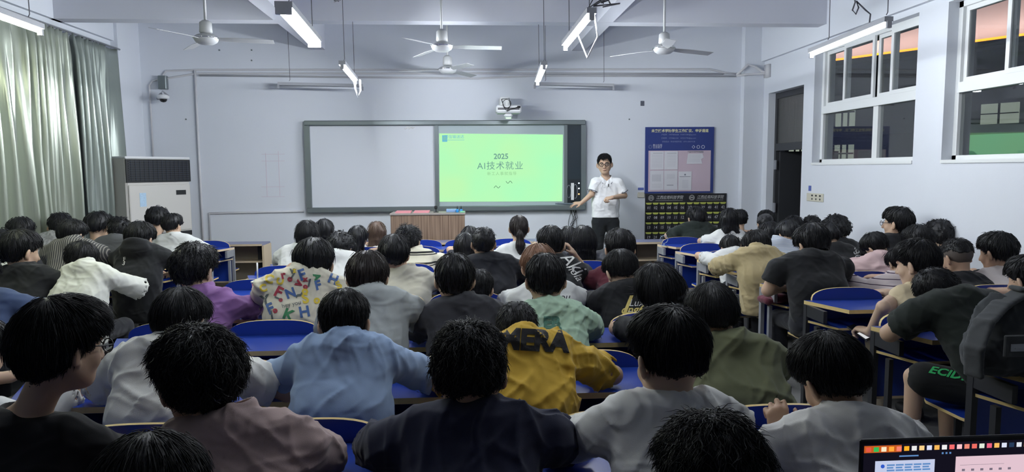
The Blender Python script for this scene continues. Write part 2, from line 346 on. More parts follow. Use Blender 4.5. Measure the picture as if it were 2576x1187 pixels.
INK = [emis('slide_ink_dark', srgb(112, 160, 148), 1), emis('slide_ink_pale', srgb(150, 205, 150), 1), emis('slide_ink_blue', srgb(110, 190, 215), 1), emis('slide_mark', srgb(60, 90, 80), 1)]
g = G(); yt = ys-.002
def P2(px, py): q = at(px, py, YF); return q[0], q[2]
x, z = P2(1260, 394); front_text(g, '2025', x, yt, z, .105, 0, bold=.002)
x, z = P2(1258, 418); front_text(g, 'AI技术就业', x, yt, z, .125, 0, spacing=1.12)
x, z = P2(1262, 437); front_text(g, '新工人事就指导', x, yt, z, .055, 1, spacing=1.2)
x, z = P2(1143, 345); front_text(g, '可信输送达', x, yt, z, .055, 2)
g.box(x-.12, x+.14, yt, yt+.001, z-.045, z-.04, 2)
x, z = P2(1119, 348); g.prism([(x-.035, z-.05), (x+.035, z-.05), (x+.035, z+.04), (x-.035, z+.04)], yt, yt+.001, 'y', 2)
front_text(g, '恩', x, yt-.0015, z-.005, .06, 1)
for (px, py, s) in ((1280, 458, 1), (1250, 470, -1)):
    x, z = P2(px, py); g.tube([(x+.045*t, yt-.001, z+.016*math.sin(t*4.2*s)) for t in np.linspace(-1, 1, 12)], .0032, 5, 3)
L(g).obj('slide_writing', INK, sp_)
# left whiteboard scribble highlight hook, markers, side cables and the pen tray in the presenter's hand
pt = tag(G().tube([tuple(at(1402, 512, 9.17)), tuple(at(1464, 514, 9.19))], .013, 10).tube([tuple(at(1397, 512, 9.17)), tuple(at(1403, 512, 9.17))], .009, 10).obj('pointer_stick', mat('pointer_grey', (.10, .13, .15), .4)), 'grey pointing stick under the hand of the person standing by the board', 'pointer')
g = G()
for k in range(3):
    r = [.10, .14, .17][k]
    g.tube([(1.50+.02*k+.05*math.sin(t*3.14*(1 if k != 1 else -1)), YF-.02-.01*k, 1.045-(r+.14)*math.sin(t*3.1416/2 if t < 1 else 1)+.0) for t in np.linspace(0, 1, 10)]+[(1.60-.04*k, YF-.03, .93-.03*k), (1.58, YF-.03, 1.045)], .004, 5)
tag(g.obj('hanging_cables', DARK, None, True), 'loose loop of black cables hanging below the right end of the board', 'cable')
# bits inside the equipment bay
g = G().box(1.50, 1.54, YF-.10, YF-.077, 1.19, 1.43)
tag(g.obj('remote_box', WHITE), 'white upright remote control in the dark bay right of the board', 'remote')
g = G()
g.tube([(1.47+.03*math.cos(t), YF-.085, 1.31+.09*math.sin(t)) for t in np.linspace(0, 6.28, 18)], .004, 5).tube([(1.56+.03*math.cos(t), YF-.085, 1.31+.1*math.sin(t)) for t in np.linspace(-2, 3, 14)], .004, 5)
tag(g.obj('coiled_cable', STEEL, None, True), 'thin grey cable coiled round the white remote in the dark bay', 'cable')
for z, c, nme in ((1.42, (.8, .9, 1), 'white'), (1.345, (.8, .9, 1), 'white'), (1.265, (1, .42, .12), 'orange')):
    o = G().box(1.606, 1.622, YF-.083, YF-.0755, z, z+.014).obj('indicator_light', emis('led_'+nme, c, 6), wb); o.location = (-B0, -(YF-.002), -Z0)
# projector on its wall arm
pr = empty('projector', (.60, 9.55, 2.40), 'white short-throw projector on a wall arm above the board', 'projector')
g = G().box(-.17, .17, -.16, .12, -.02, .085, bev=.02).box(-.06, .05, -.12, .05, -.075, -.02, bev=.02)
g.obj('housing', WHITE, pr)
G().box(-.15, .14, -.163, -.160, .02, .05).obj('connector_panel', mat('connector_panel', (.1, .1, .11), .5), pr)
G().box(-.11, .03, .10, .345, .06, .22, bev=.015).box(-.04, .0, -.05, .2, .085, .14).obj('wall_arm', WHITE, pr)
g = G()
g.tube([(-.10, -.165, .16), (-.07, -.17, .06), (-.03, -.175, .0), (.02, -.17, .08), (.0, -.165, .17), (-.1, -.165, .16)], .006, 6)
g.tube([(-.03+.055*math.cos(t), -.175, .10+.055*math.sin(t)) for t in np.linspace(0, 6.3, 20)], .005, 6).tube([(-.03, -.175, .0), (.03, -.18, .03), (.12, -.175, .055)], .006, 6).box(.11, .15, -.19, -.165, .045, .07)
g.obj('signal_cable', DARK, pr, True)
G().lathe([(0.001, -.013), (.035, -.01), (.04, .0)], (0, -.03, -.075), 14).obj('lens', mat('lens_glow', (.1, .2, .1), .1, emit=(.5, 1, .5), estr=2), pr)
pl = bpy.data.lights.new('projector_light', 'SPOT'); pl.energy = 9; pl.color = (.55, 1., .6); pl.spot_size = 2.4; pl.spot_blend = .5; pl.shadow_soft_size = .03
po = bpy.data.objects.new('projector_light', pl); COL.objects.link(po); po.location = (.6, 9.5, 2.30); po.rotation_euler = (math.radians(-8), 0, 0)
# conduits
def conduit(label, pts, r=.013, m=PVC, name='wall_conduit', grp=None):
    return tag(G().tube(pts, r, 8).obj(name, m, None, True), label, 'conduit', grp)
CY = YF-.016
conduit('white plastic conduit along the front wall, topmost of the bundle', [(-4.06, CY, 2.74), (-4.06, CY, 2.94), (-4.02, CY, 2.99), (-3.6, CY, 3.005), (3.5, CY, 3.03), (3.72, CY, 2.98), (3.96, CY, 2.96)])
conduit('white plastic conduit along the front wall, second of the bundle', [(-4.25, CY, 1.5), (-4.25, CY, 2.80), (-4.20, CY, 2.86), (-3.62, CY, 2.955), (.3, CY, 2.965), (3.7, CY, 2.965)])
conduit('white plastic conduit along the front wall, lowest of the bundle', [(-3.58, CY, 2.93), (.2, CY, 2.895), (1.0, CY, 2.935), (3.9, CY, 2.93)])
conduit('upright white conduit left of the board beside the air conditioner', [(-3.64, CY, .1), (-3.64, CY, 3.0)], .016)
conduit('white conduit frame below and left of the board', [(-3.54, CY, .2), (-3.54, CY, 1.055), (-2.25, CY, 1.07)], .014)
tag(G().tube([(3.85, 9.76, 2.93), (4.0, 9.74, 3.07), (4.12, 9.74, 3.04), (4.19, 9.70, 2.97), (4.25, 9.66, 2.96)], .018, 8).tube([(3.85, 9.76, 2.92), (4.0, 9.75, 2.94), (4.19, 9.69, 2.94), (4.25, 9.64, 2.94)], .016, 8).box(4.215, 4.262, 9.57, 9.70, 2.88, 3.06).obj('cable_bundle', PVC, None, True), 'bundle of grey cables running into the wall above the door', 'cable')
# dome camera with junction box
cm = empty('dome_camera', (-4.05, YF-.002, 2.62), 'small dome security camera under a grey junction box, left of the board', 'camera')
G().box(-.06, .05, -.09, 0, .12, .30, bev=.008).obj('junction_box', GREY, cm)
G().tube([(-.10, -.01, .0), (-.03, -.08, .05), (.04, -.16, .06)], .02, 8).tube([(.02, -.15, .085), (.10, -.14, .02)], .012, 6).obj('bracket', STEEL, cm)
G().lathe([(.055, .0), (.075, .01), (.075, .045), (.04, .06)], (.03, -.15, -.02), 20).obj('housing', WHITE, cm, True)
G().lathe([(.004, -.045), (.03, -.038), (.045, -.02), (.05, .0)], (.03, -.15, -.02), 20).obj('dome', mat('dome_glass', (.01, .01, .012), .08), cm, True)
# small wall things
def wallbox(name, px, py, w, h, m, label, cat, dep=.02, X=None):
    p = at(px, py, YF); return tag(G().box(p[0]-w/2, p[0]+w/2, YF-dep, YF, p[2]-h/2, p[2]+h/2, bev=.004).obj(name, m), label, cat)
s_ = wallbox('light_switch', 1612, 490, .10, .075, mat('cream_plastic', (.62, .60, .50), .4), 'cream light switch on the front wall left of the blue notice board', 'switch')
wallbox('wall_label', 1612, 475, .085, .035, mat('label_blue', (.10, .14, .42), .5), 'small blue label above the light switch', 'label', .006)
wallbox('torn_notice', 1616, 260, .055, .07, mat('notice_dark', (.10, .11, .14), .6, noise=(90, .8)), 'small dark torn notice stuck high on the front wall', 'notice', .004)
for i, (px, py) in enumerate(((552, 126), (633, 126), (633, 152), (468, 300), (1583, 300))):
    p = at(px, py, YF); tag(G().lathe([(.011, 0), (.011, .008)], (0, 0, 0), 10).obj('wall_plug', GREY, None, False, (p[0], YF, p[2])), ['grey screw plug left of the pair under the left fan', 'grey screw plug, upper of the pair under the left fan', 'grey screw plug, lower of the pair under the left fan', 'grey patch on the wall above the air conditioner', 'grey patch on the wall right of the projector'][i], 'plug').rotation_euler = (math.pi/2, 0, 0)
# faint pink pencilled chart left of the board
g = G(); PKL = mat('pink_pencil', (.66, .59, .66), .8)
for px, py0, py1 in ((668, 385, 495), (700, 380, 492)):
    a, b = at(px, py0, YF), at(px+1, py1, YF); g.box(a[0]-.004, a[0]+.004, YF-.002, YF, b[2], a[2])
for py in (388, 405, 470, 495):
    a, b = at(658, py, YF), at(735, py, YF); g.box(a[0], b[0]-.1, YF-.002, YF, a[2]-.003, a[2]+.003)
tag(g.obj('pencil_marks', PKL), 'faint pink ruled marks on the wall left of the board', 'marks')
# wall sockets on the right wall
sk = empty('socket_plate', (XR, 8.22, 1.26), 'row of cream sockets on the right wall by the door', 'socket')
G().box(-.012, 0, -.20, .20, -.05, .05, bev=.004).obj('plate', mat('cream_plastic', (.62, .60, .50), .4), sk)
g = G()
for k in range(3):
    y = .06-.095*k
    g.box(-.014, -.012, y-.018, y+.018, .012, .032).box(-.014, -.012, y-.012, y+.012, -.03, -.01)
g.obj('socket_holes', DARK, sk)
tag(G().box(XR-.005, XR, 8.33, 8.39, 1.335, 1.40).obj('wall_label', mat('label_blue', (.10, .14, .42), .5)), 'small blue label above the sockets on the right wall', 'label')
# blue notice board
nb = empty('notice_board', (3.08, YF-.002, 1.74), 'blue notice board with papers pinned on a pale pink panel', 'notice board')
g = G().box(-.50, .50, -.03, 0, -.47, .475)
NAVY = mat('notice_navy', (.022, .042, .20), .35)
g.obj('backing', NAVY, nb)
G().box(-.455, .455, -.036, -.03, -.445, .14).obj('pin_panel', mat('pin_panel', (.56, .45, .52), .5), nb)
g = G(); y = -.0325
front_text(g, '未来技术学院学生工作建议、申诉通道', 0, y, .418, .049, 0, bold=.0012)
front_text(g, '卢老师：19979002628   414411200@qq.com', -.02, y, .365, .027, 1)
front_text(g, '王老师：17770821301   447231795@qq.com', -.02, y, .315, .027, 1)
front_text(g, '学院院办  申诉举报专线：0791-83819128', -.02, y, .265, .027, 1)
front_text(g, '教以应用', -.325, y, .215, .034, 2); front_text(g, '立志成才', -.325, y, .185, .034, 2)
for k in range(3):
    cx = .20+.07*k
    g.tube([(cx+.022*math.cos(t), y, .19+.022*math.sin(t)) for t in np.linspace(0, 6.283, 5+8*k)], .0035, 4, 2)
g.tube([(-.43+.026*math.cos(t), y, .195+.026*math.sin(t)) for t in np.linspace(0, 6.283, 20)], .0025, 4, 3)
g.tube([(-.43+.017*math.cos(t), y, .195+.017*math.sin(t)) for t in np.linspace(0, 6.283, 16)], .002, 4, 3)
g.obj('header_writing', [mat('letter_yellow', (.72, .70, .42), .5), mat('letter_pale', (.26, .30, .48), .5), mat('letter_white', (.6, .62, .75), .5), mat('crest_blue', (.16, .2, .4), .5)], nb)
PAPER = mat('paper', (.66, .66, .70), .7); INKG = mat('ink_grey', (.22, .23, .27), .7); INKF = mat('ink_faint', (.50, .50, .55), .7)
def sheet(x0, x1, z0, z1, label, lines, thick=0, shape=None):
    e = empty('paper_sheet', (3.08+(x0+x1)/2, YF-.041, 1.74+z0), label, 'paper', 'papers pinned on the blue notice board')
    w, h = x1-x0, z1-z0
    g = G()
    if shape: g.prism([(p*w-w/2, q*h) for p, q in shape], -.002, .002, 'y')
    else: g.box(-w/2, w/2, -.002, .002, 0, h)
    g.obj('sheet', PAPER, e)
    g = G()
    for (fz, a, b, t, k) in lines: g.box(-w/2+a*w, -w/2+b*w, -.0032, -.0022, fz*h-t/2, fz*h+t/2, k)
    g.obj('printing', [INKF, INKG], e)
tl = lambda a, b, n, s=.12, e=.88: [(z, s, e, .004, 0) for z in np.linspace(a, b, n)]
sheet(-.43, -.235, -.13, .13, 'white paper with printed table, top left on the blue notice board', tl(.15, .8, 9)+[(.9, .2, .9, .005, 1)])
sheet(-.225, -.03, -.13, .13, 'white paper, second in the top row of the blue notice board', tl(.2, .8, 8, .2, .85)+[(.9, .2, .9, .005, 1)])
sheet(-.43, -.235, -.42, -.145, 'white paper with columns, bottom left on the blue notice board', tl(.12, .3, 4)+[(.62, .15+.1*i, .2+.1*i, .10, 0) for i in range(7)])
sheet(-.225, -.03, -.42, -.145, 'white paper, second in the bottom row of the blue notice board', tl(.6, .8, 5, .2, .8)+[(.24, .2, .7, .008, 1)])
sheet(-.015, .175, -.425, -.16, 'white notice with a dark crest and rule, rightmost of the bottom row', tl(.12, .52, 7, .3, .75)+[(.72, .08, .92, .007, 1), (.83, .44, .56, .022, 1)])
sheet(.10, .35, -.05, .095, 'creased white paper with notched right edge, upper right on the notice board', tl(.2, .85, 6, .08, .8), shape=[(0, 0), (.92, 0), (.84, .45), (1, .62), (.92, 1), (.08, 1)])
g = G(); front_text(g, '学院心理健康咨询公示栏', .23, -.037, .118, .021, 0, bold=.002); g.obj('panel_heading', INKG, nb)
# numbered phone pouches
ph = empty('phone_pouch_chart', (3.19, YF-.002, .62), 'black hanging pouch chart numbered in white with yellow pocket trims', 'pouch chart')
FELT = mat('black_felt', (.018, .018, .024), .9); CH_Y = mat('pocket_trim', (.48, .52, .10), .6); CH_W = mat('chart_white', (.60, .60, .60), .6)
G().box(-.60, .60, -.012, 0, -.32, .64).obj('backing', FELT, ph)
for half in (0, 1):
    for r in range(6):
        for c in range(6):
            n = half*36+r*6+c+1
            cx = -.55+.0985*c+half*.60; zt = .515-.142*r
            pk = G().box(cx-.045, cx+.045, -.024, -.012, zt-.125, zt-.012)
            g = G().prism([(cx-.045, zt), (cx+.045, zt), (cx+.038, zt-.02), (cx+.02, zt-.027), (cx-.02, zt-.027), (cx-.038, zt-.02)], -.03, -.024, 'y')
            po = pk.obj('pouch', FELT, ph); g.obj('pocket_trim', CH_Y, po)
            if r < 5:
                t = G(); front_text(t, '%02d' % n, cx, -.0255, zt-.075, .062, 0, sx=.85, shear=.1, res=1); t.obj('pouch_number', CH_W, po)
g = G()
for cx in (-.30, .30):
    front_text(g, '江西应用科技学院', cx+.055, -.0135, .585, .058, 0, shear=.35, sx=.85)
    g.box(cx-.15, cx+.25, -.0145, -.0125, .543, .546)
    for r in (.038, .026): g.tube([(cx-.215+r*math.cos(t), -.0135, .582+r*math.sin(t)) for t in np.linspace(0, 6.283, 22)], .0025, 4)
    g.box(cx-.232, cx-.198, -.0145, -.0125, .578, .588)
g.obj('chart_heading', CH_W, ph)
# air conditioner standing in the corner
a_, b_ = at(314, 404, 8.74), at(476, 407, 9.58)
acw = math.hypot(b_[0]-a_[0], b_[1]-a_[1]); ang = math.atan2(b_[1]-a_[1], b_[0]-a_[0])
ac = empty('floor_air_conditioner', (a_[0], a_[1], 0), 'tall off-white cabinet air conditioner with black louvre, in the front left corner', 'air conditioner', rz=ang)
AH = 1.82; OFFW = mat('offwhite_casing', (.62, .60, .56), .4)
G().box(0, acw, .0, .32, .0, AH, bev=.02).obj('casing', OFFW, ac)
G().box(-.004, acw+.004, -.012, .33, AH-.03, AH, bev=.008).obj('top_cap', WHITE, ac)
lou = G().box(.0, acw, -.012, .0, 1.50, AH-.035).obj('louvre_panel', DARK, ac)
g = G()
for k in range(9): g.box(.03, acw-.03, -.02, -.012, 1.53+k*.028, 1.538+k*.028)
for k in range(14): g.box(.06+k*(acw-.12)/13, .066+k*(acw-.12)/13, -.018, -.012, 1.52, AH-.05)
g.obj('louvre_slats', mat('louvre_slat', (.03, .034, .05), .35), lou)
G().box(.02, acw-.02, -.016, .0, .86, 1.47, bev=.012).obj('front_panel', OFFW, ac)
G().box(acw*.74, acw*.90, -.020, -.016, 1.33, 1.39).obj('display_window', DARK, ac)
G().box(.16, .25, -.019, -.016, 1.20, 1.37).obj('energy_label', mat('energy_label', (.45, .62, .80), .5, noise=(60, .3)), ac)
G().box(.02, acw-.02, -.010, .0, .79, .85).obj('lower_slot', DARK, ac)
ig = G().box(.05, acw-.08, -.014, .0, .12, .74).obj('intake_grille', mat('grille_grey', (.30, .31, .33), .6), ac)
# curtain
def curtain(y0, y1, seed, m, label, depth=.066):
    rng = np.random.default_rng(seed); ny, nz = int((y1-y0)/.012), 40
    ys_ = np.linspace(y0, y1, ny); zs = np.linspace(.12, 3.15, nz)
    u = np.cumsum(1+.5*np.sin(ys_*3.1+seed)+.35*np.sin(ys_*7.7+seed*2))*.012
    ph_ = u*2*math.pi/.165
    V = np.zeros((nz, ny, 3))
    for j, z in enumerate(zs):
        t = (z-.12)/3.03
        top = max(0, (t-.93)/.07)
        w = (depth*(.65+.45*np.sin(u*2.3+seed)**2))*(1-.45*top)*(1+.25*(1-t))
        off = w*np.sin(ph_+.35*np.sin(z*1.3+u*1.1))+.016*np.sin(ph_*2.1+z*2)+.008*np.sin(ph_*3.3-z*1.4)
        V[j, :, 0] = -4.33+off; V[j, :, 1] = ys_+.012*np.sin(z*1.7+u*3); V[j, :, 2] = z+.012*top*np.sin(ph_*2)
    idx = np.arange(nz*ny).reshape(nz, ny)
    q = np.stack([idx[:-1, :-1], idx[:-1, 1:], idx[1:, 1:], idx[1:, :-1]], -1).reshape(-1, 4)
    o = mk('curtain', V.reshape(-1, 3), q, m, None, True); tag(o, label, 'curtain', 'curtains on the left wall')
    s = o.modifiers.new('thick', 'SOLIDIFY'); s.thickness = .004
    return o
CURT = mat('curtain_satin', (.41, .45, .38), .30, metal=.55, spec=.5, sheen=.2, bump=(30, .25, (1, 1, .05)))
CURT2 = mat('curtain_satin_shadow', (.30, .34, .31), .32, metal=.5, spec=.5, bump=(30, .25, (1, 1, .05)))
curtain(1.2, 8.10, 3, CURT, 'long pleated sage green satin curtain filling the left wall, nearer than the other')
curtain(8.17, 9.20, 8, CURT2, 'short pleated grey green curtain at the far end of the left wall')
rl = G().tube([(-4.33, 1.0, 3.17), (-4.33, 9.28, 3.17)], .012, 8)
for k in range(20): rl.tube([(XL+.04, 1.3+k*.41, 3.19), (-4.33, 1.3+k*.41, 3.175)], .006, 5)
tag(rl.obj('curtain_rail', STEEL, None, True), 'thin grey curtain rail along the top of the left wall', 'curtain rail')
# lectern with its clutter
lc = empty('lectern', (-.485, 9.20, .12), 'wood grained lectern standing on the podium before the board', 'lectern')
WOOD = bpy.data.materials.new('lectern_wood'); WOOD.use_nodes = True; nt = WOOD.node_tree; b = nt.nodes['Principled BSDF']; b.inputs['Roughness'].default_value = .5
tc = nt.nodes.new('ShaderNodeTexCoord'); mp = nt.nodes.new('ShaderNodeMapping'); mp.inputs['Scale'].default_value = (55, 55, 1.2); n = nt.nodes.new('ShaderNodeTexNoise'); n.inputs['Scale'].default_value = 1; n.inputs['Detail'].default_value = 3
cr = nt.nodes.new('ShaderNodeValToRGB'); cr.color_ramp.elements[0].color = (.135, .085, .055, 1); cr.color_ramp.elements[0].position = .35; cr.color_ramp.elements[1].color = (.30, .21, .145, 1); cr.color_ramp.elements[1].position = .68
nt.links.new(tc.outputs['Object'], mp.inputs[0]); nt.links.new(mp.outputs[0], n.inputs['Vector']); nt.links.new(n.outputs[0], cr.inputs[0]); nt.links.new(cr.outputs[0], b.inputs[0])
G().box(-.475, .475, -.22, .22, 0, .93, bev=.006).obj('cabinet', WOOD, lc)
G().box(-.485, .485, -.23, .23, .93, .955, bev=.004).obj('top', mat('lectern_top', (.30, .27, .24), .5), lc)
PINKP = mat('pink_paper', (.75, .30, .34), .6)
for k, (x, l) in enumerate(((-.81, 'left stack of pink papers on the lectern'), (-.575, 'right stack of pink papers on the lectern'))):
    g = G()
    for i in range(4): g.box(x-.10+.004*i, x+.10+.003*i, 9.06, 9.26, 1.075+.006*i, 1.0805+.006*i)
    tag(g.obj('paper_stack', PINKP), l, 'papers', 'pink papers on the lectern')
mo = empty('webcam', (-.385, 9.16, 1.075), 'small black webcam on a round foot on the lectern', 'webcam')
G().lathe([(.035, 0), (.035, .008), (.008, .012), (.008, .05)], n=14).obj('foot', DARK, mo, True); G().box(-.02, .02, -.015, .015, .045, .085, bev=.006).obj('camera_head', DARK, mo)
tag(G().box(-.25, -.09, 9.11, 9.26, 1.075, 1.115, bev=.005).obj('pen_box', mat('clear_blue_box', (.25, .38, .62), .2)), 'pale blue plastic box on the lectern', 'box')
for k, x in enumerate((-.105, -.055)):
    bt = empty('ink_bottle', (x, 9.08, 1.075), ['left', 'right'][k]+' small blue bottle with black nozzle on the lectern', 'bottle', 'ink bottles on the lectern')
    G().lathe([(.018, 0), (.02, .004), (.02, .035), (.008, .045)], n=12).obj('bottle_body', mat('bottle_blue', (.02, .22, .55), .3), bt, True); G().lathe([(.008, .045), (.003, .085)], n=8).obj('nozzle', DARK, bt, True)
tag(G().box(-.07, .0-.01, 9.0, 9.06, 1.075, 1.095, bev=.003).obj('whiteboard_eraser', mat('eraser_green', (.2, .5, .3), .6)), 'small green and white eraser at the right end of the lectern', 'eraser')
# ------------------------------------------------------------------ lamps
HOUS = mat('lamp_housing', (.36, .37, .40), .5); WIRE = mat('hanging_wire', (.10, .10, .12), .5)
TUBE = emis('tube_glow', LIGHT_COL, TUBE_POWER*.54); TUBEF = emis('tube_glow_front', LIGHT_COL, TUBE_POWER*1.55); TUBER = emis('tube_glow_right', LIGHT_COL, TUBE_POWER*.36); TUBEB = emis('tube_glow_back', LIGHT_COL, TUBE_POWER*.42); TUBEY = emis('tube_glow_yellowish', (.94, 1., .70), TUBE_POWER*.6)
TUBEOFF = mat('unlit_tube', (.60, .62, .68), .3)
def tube_lamp(label, a, b, lit=True, m=None, twin=False, wires=((.12, 0), (.88, 0)), grp='fluorescent lamps hanging along the room'):
    a, b = np.array(a, float), np.array(b, float); c = (a+b)/2; d = b-a; Ln = np.linalg.norm(d); d /= Ln
    s = np.cross(d, [0, 0, 1.]); s /= np.linalg.norm(s); u = np.cross(s, d)
    e = empty('fluorescent_lamp', c, label, 'lamp', grp)
    def bar(g, s0, s1, u0, u1, l0, l1):
        V = [d*l+s*ss+u*uu for uu in (u0, u1) for ss in (s0, s1) for l in (l0, l1)]
        return g.raw(V, [(0, 2, 3, 1), (4, 5, 7, 6), (0, 1, 5, 4), (1, 3, 7, 5), (3, 2, 6, 7), (2, 0, 4, 6)])
    h = Ln/2
    bar(G(), -.032 if not twin else -.055, .032 if not twin else .055, -.006, .032, -h, h).obj('housing', HOUS, e)
    g = G()
    for sg in (-1, 1):
        bar(G(), -.016 if not twin else -.05, .016 if not twin else .05, -.05, .0, sg*h-.012, sg*h+.012).obj('end_cap', HOUS, e)
    for off in ((0,) if not twin else (-.03, .03)):
        G().tube([d*(-h+.014)+s*off-u*.024, d*(h-.014)+s*off-u*.024], .0125, 12).obj('glowing_tube' if lit else 'unlit_tube', (m or TUBE) if lit else TUBEOFF, e, True)
    for t, dz in wires:
        p = d*(-h+Ln*t)+u*.05
        G().tube([p, p+np.array([.01, 0, .02]), p+np.array([0, 0, ZC-.004-c[2]-p[2]])], .0035, 5).obj('suspension_wire', WIRE, e)
    return e
def messy(e, p, seed=0):
    rng = np.random.default_rng(seed); g = G(); p = np.array(p, float)
    for k in range(4):
        q = [p+rng.normal(0, .035, 3)*[1, 1, 1.3] for _ in range(5)]; g.tube([p]+q, .005, 5)
    g.obj('tangled_wire', WIRE, e, True)
e = tube_lamp('lit tube lamp hanging at the far left by the curtain', (-2.98, 4.15, 2.66), (-3.04, 5.35, 2.66), m=TUBEY)
e = tube_lamp('twin lit tube lamp, nearer of the two left of the middle', (-1.13, 4.60, 2.66), (-1.19, 5.80, 2.66), twin=True); messy(e, (.25, .1, .22), 1)
e = tube_lamp('lit tube lamp, farther of the two left of the middle', (-1.18, 7.0, 2.66), (-1.24, 8.2, 2.66), m=TUBEF); G().tube([(-.03, .57, -.03), (-.03, .60, -.10), (0.0, .60, -.19), (.03, .60, -.12), (.03, .58, .0)], .012, 6).obj('power_cord', PVC, e, True)
e = tube_lamp('lit tube lamp, nearer of the two right of the middle', (.86, 4.72, 2.665), (.85, 5.88, 2.655), twin=False); messy(e, (.10, -.5, .10), 3)
G().tube([(.03, -.5, .05), (.10, -.3, -.1), (.06, -.1, -.22), (0, .0, -.02)], .006, 6).obj('power_cord', WHITE, e, True)
e = tube_lamp('lit tube lamp, farther of the two right of the middle', (.80, 7.0, 2.66), (.87, 8.3, 2.66), m=TUBEF)
for x, l in ((-1.1, 'lit tube lamp above the back rows, left of the middle, beyond the top edge'), (.9, 'lit tube lamp above the back rows, right of the middle, beyond the top edge')): tube_lamp(l, (x, 2.3, 2.66), (x, 3.5, 2.66), m=TUBEB)
e = tube_lamp('long lit tube lamp at the right by the windows', (3.05, 4.92, 2.665), (3.13, 6.20, 2.655), m=TUBER, wires=((.03, 0), (.75, 0))); g = G()
g.tube([(.0, -.1, 1.3), (-.02, -.1, .45), (-.06, -.1, .40), (-.08, -.1, .33), (-.04, -.1, .30), (0, -.1, .34), (.01, -.1, .26), (-.01, -.1, .20), (.02, -.1, .17), (.04, -.1, .22), (.02, -.1, .27), (.10, -.1, .20), (.14, -.1, .17), (.13, -.1, .06)], .006, 6).obj('tangled_wire', WIRE, e, True)
p, q = at(700, 213, 9.55), at(912, 218, 9.55)
tube_lamp('unlit board lamp hanging over the left half of the board', p, q, lit=False, wires=((.13, 0), (.9, 0)), grp='unlit board lamps'); 
p, q = at(1345, 213, 9.55), at(1543, 217, 9.55)
tube_lamp('unlit board lamp hanging over the right half of the board', p, q, lit=False, wires=((.13, 0), (.87, 0)), grp='unlit board lamps')
# ceiling fans
FANW = mat('fan_enamel', (.44, .45, .46), .35)
def fan(label, x, y, z, rot, rad=.62):
    e = empty('ceiling_fan', (x, y, z), label, 'ceiling fan', 'ceiling fans', rz=rot)
    G().tube([(0, 0, .10), (0, 0, ZC-z)], .013, 10).obj('rod', FANW, e, True)
    G().lathe([(.045, .05), (.06, .06), (.055, .15), (.03, .17)], n=20).obj('canopy_cup', FANW, e, True)
    G().lathe([(.02, -.055), (.07, -.05), (.10, -.03), (.115, .0), (.115, .012), (.09, .03), (.04, .05)], n=28).obj('motor', FANW, e, True)
    G().lathe([(.118, -.003), (.121, .0), (.121, .008), (.118, .011)], n=28).obj('chrome_ring', mat('chrome', (.7, .7, .72), .15, metal=1), e, True)
    for k in range(3):
        a = 2*math.pi*k/3; ca, sa = math.cos(a), math.sin(a)
        def W(r, t, zz): return (r*ca-t*sa, r*sa+t*ca, zz)
        V = []; n = 9
        for i in range(n):
            u = i/(n-1); r = .11+(rad-.11)*u; w = (.024+.032*min(1, u*3)) * (1-.15*u); zc = -.004-.012*u
            for t, dz in ((-w, .010), (w, -.010)):
                V += [W(r, t, zc+dz+.002), W(r, t, zc+dz-.002)]
        Fc = []
        for i in range(n-1):
            b0 = i*4; Fc += [(b0, b0+4, b0+6, b0+2), (b0+1, b0+3, b0+7, b0+5), (b0, b0+1, b0+5, b0+4), (b0+2, b0+6, b0+7, b0+3)]
        Fc += [(0, 2, 3, 1), (n*4-4, n*4-3, n*4-1, n*4-2)]
        G().raw(V, Fc).obj('fan_blade', FANW, e)
fan('white ceiling fan left of the middle, near the left wall', -2.45, 6.98, 2.89, .10)
fan('white ceiling fan in the middle, nearer of the two middle fans', -.22, 7.40, 2.90, -.03)
fan('white ceiling fan in the middle, farthest and lowest by the board', -.20, 8.95, 2.885, 1.0)
fan('white ceiling fan to the right of the middle', 2.13, 7.42, 2.89, .35)
# ------------------------------------------------------------------ desks with fixed tip-up seats
PIT_ = .52; DZ = .742; AZ = .822
BANKS = {'L': [-2.73-.26-.02, 3, -1], 'C': [-1.56, 6, 1], 'R': [2.54, 3, 1]}
def arch_poly(a=.242, z0=.42, n=18):
    p = [(-a, z0), (a, z0)]
    for i in range(n+1):
        u = 1-2*i/n; ux = math.copysign(1-(1-abs(u))**1.6, u); h = (1-abs(ux)**3.0)**.5 if abs(ux) < 1 else 0
        p.append((ux*a, DZ+.012+(AZ-DZ-.012)*h))
    return p
def band(g, poly, w, y0, y1):
    """plywood edge: outer edge faces get the edge material"""
    g.prism(poly, y0, y1, 'y', 0, 1)
ARCH = arch_poly()
def make_seat_back(parent, x):
    g = G(); band(g, [(px+x, pz) for px, pz in ARCH], 0, -.018, 0.0); g.obj('seat_back', [BLUE, EDGE], parent)
SEATP = [(-.20, .40), (-.22, .36), (-.215, .12), (-.19, .03), (.19, .03), (.215, .12), (.22, .36), (.20, .40)]
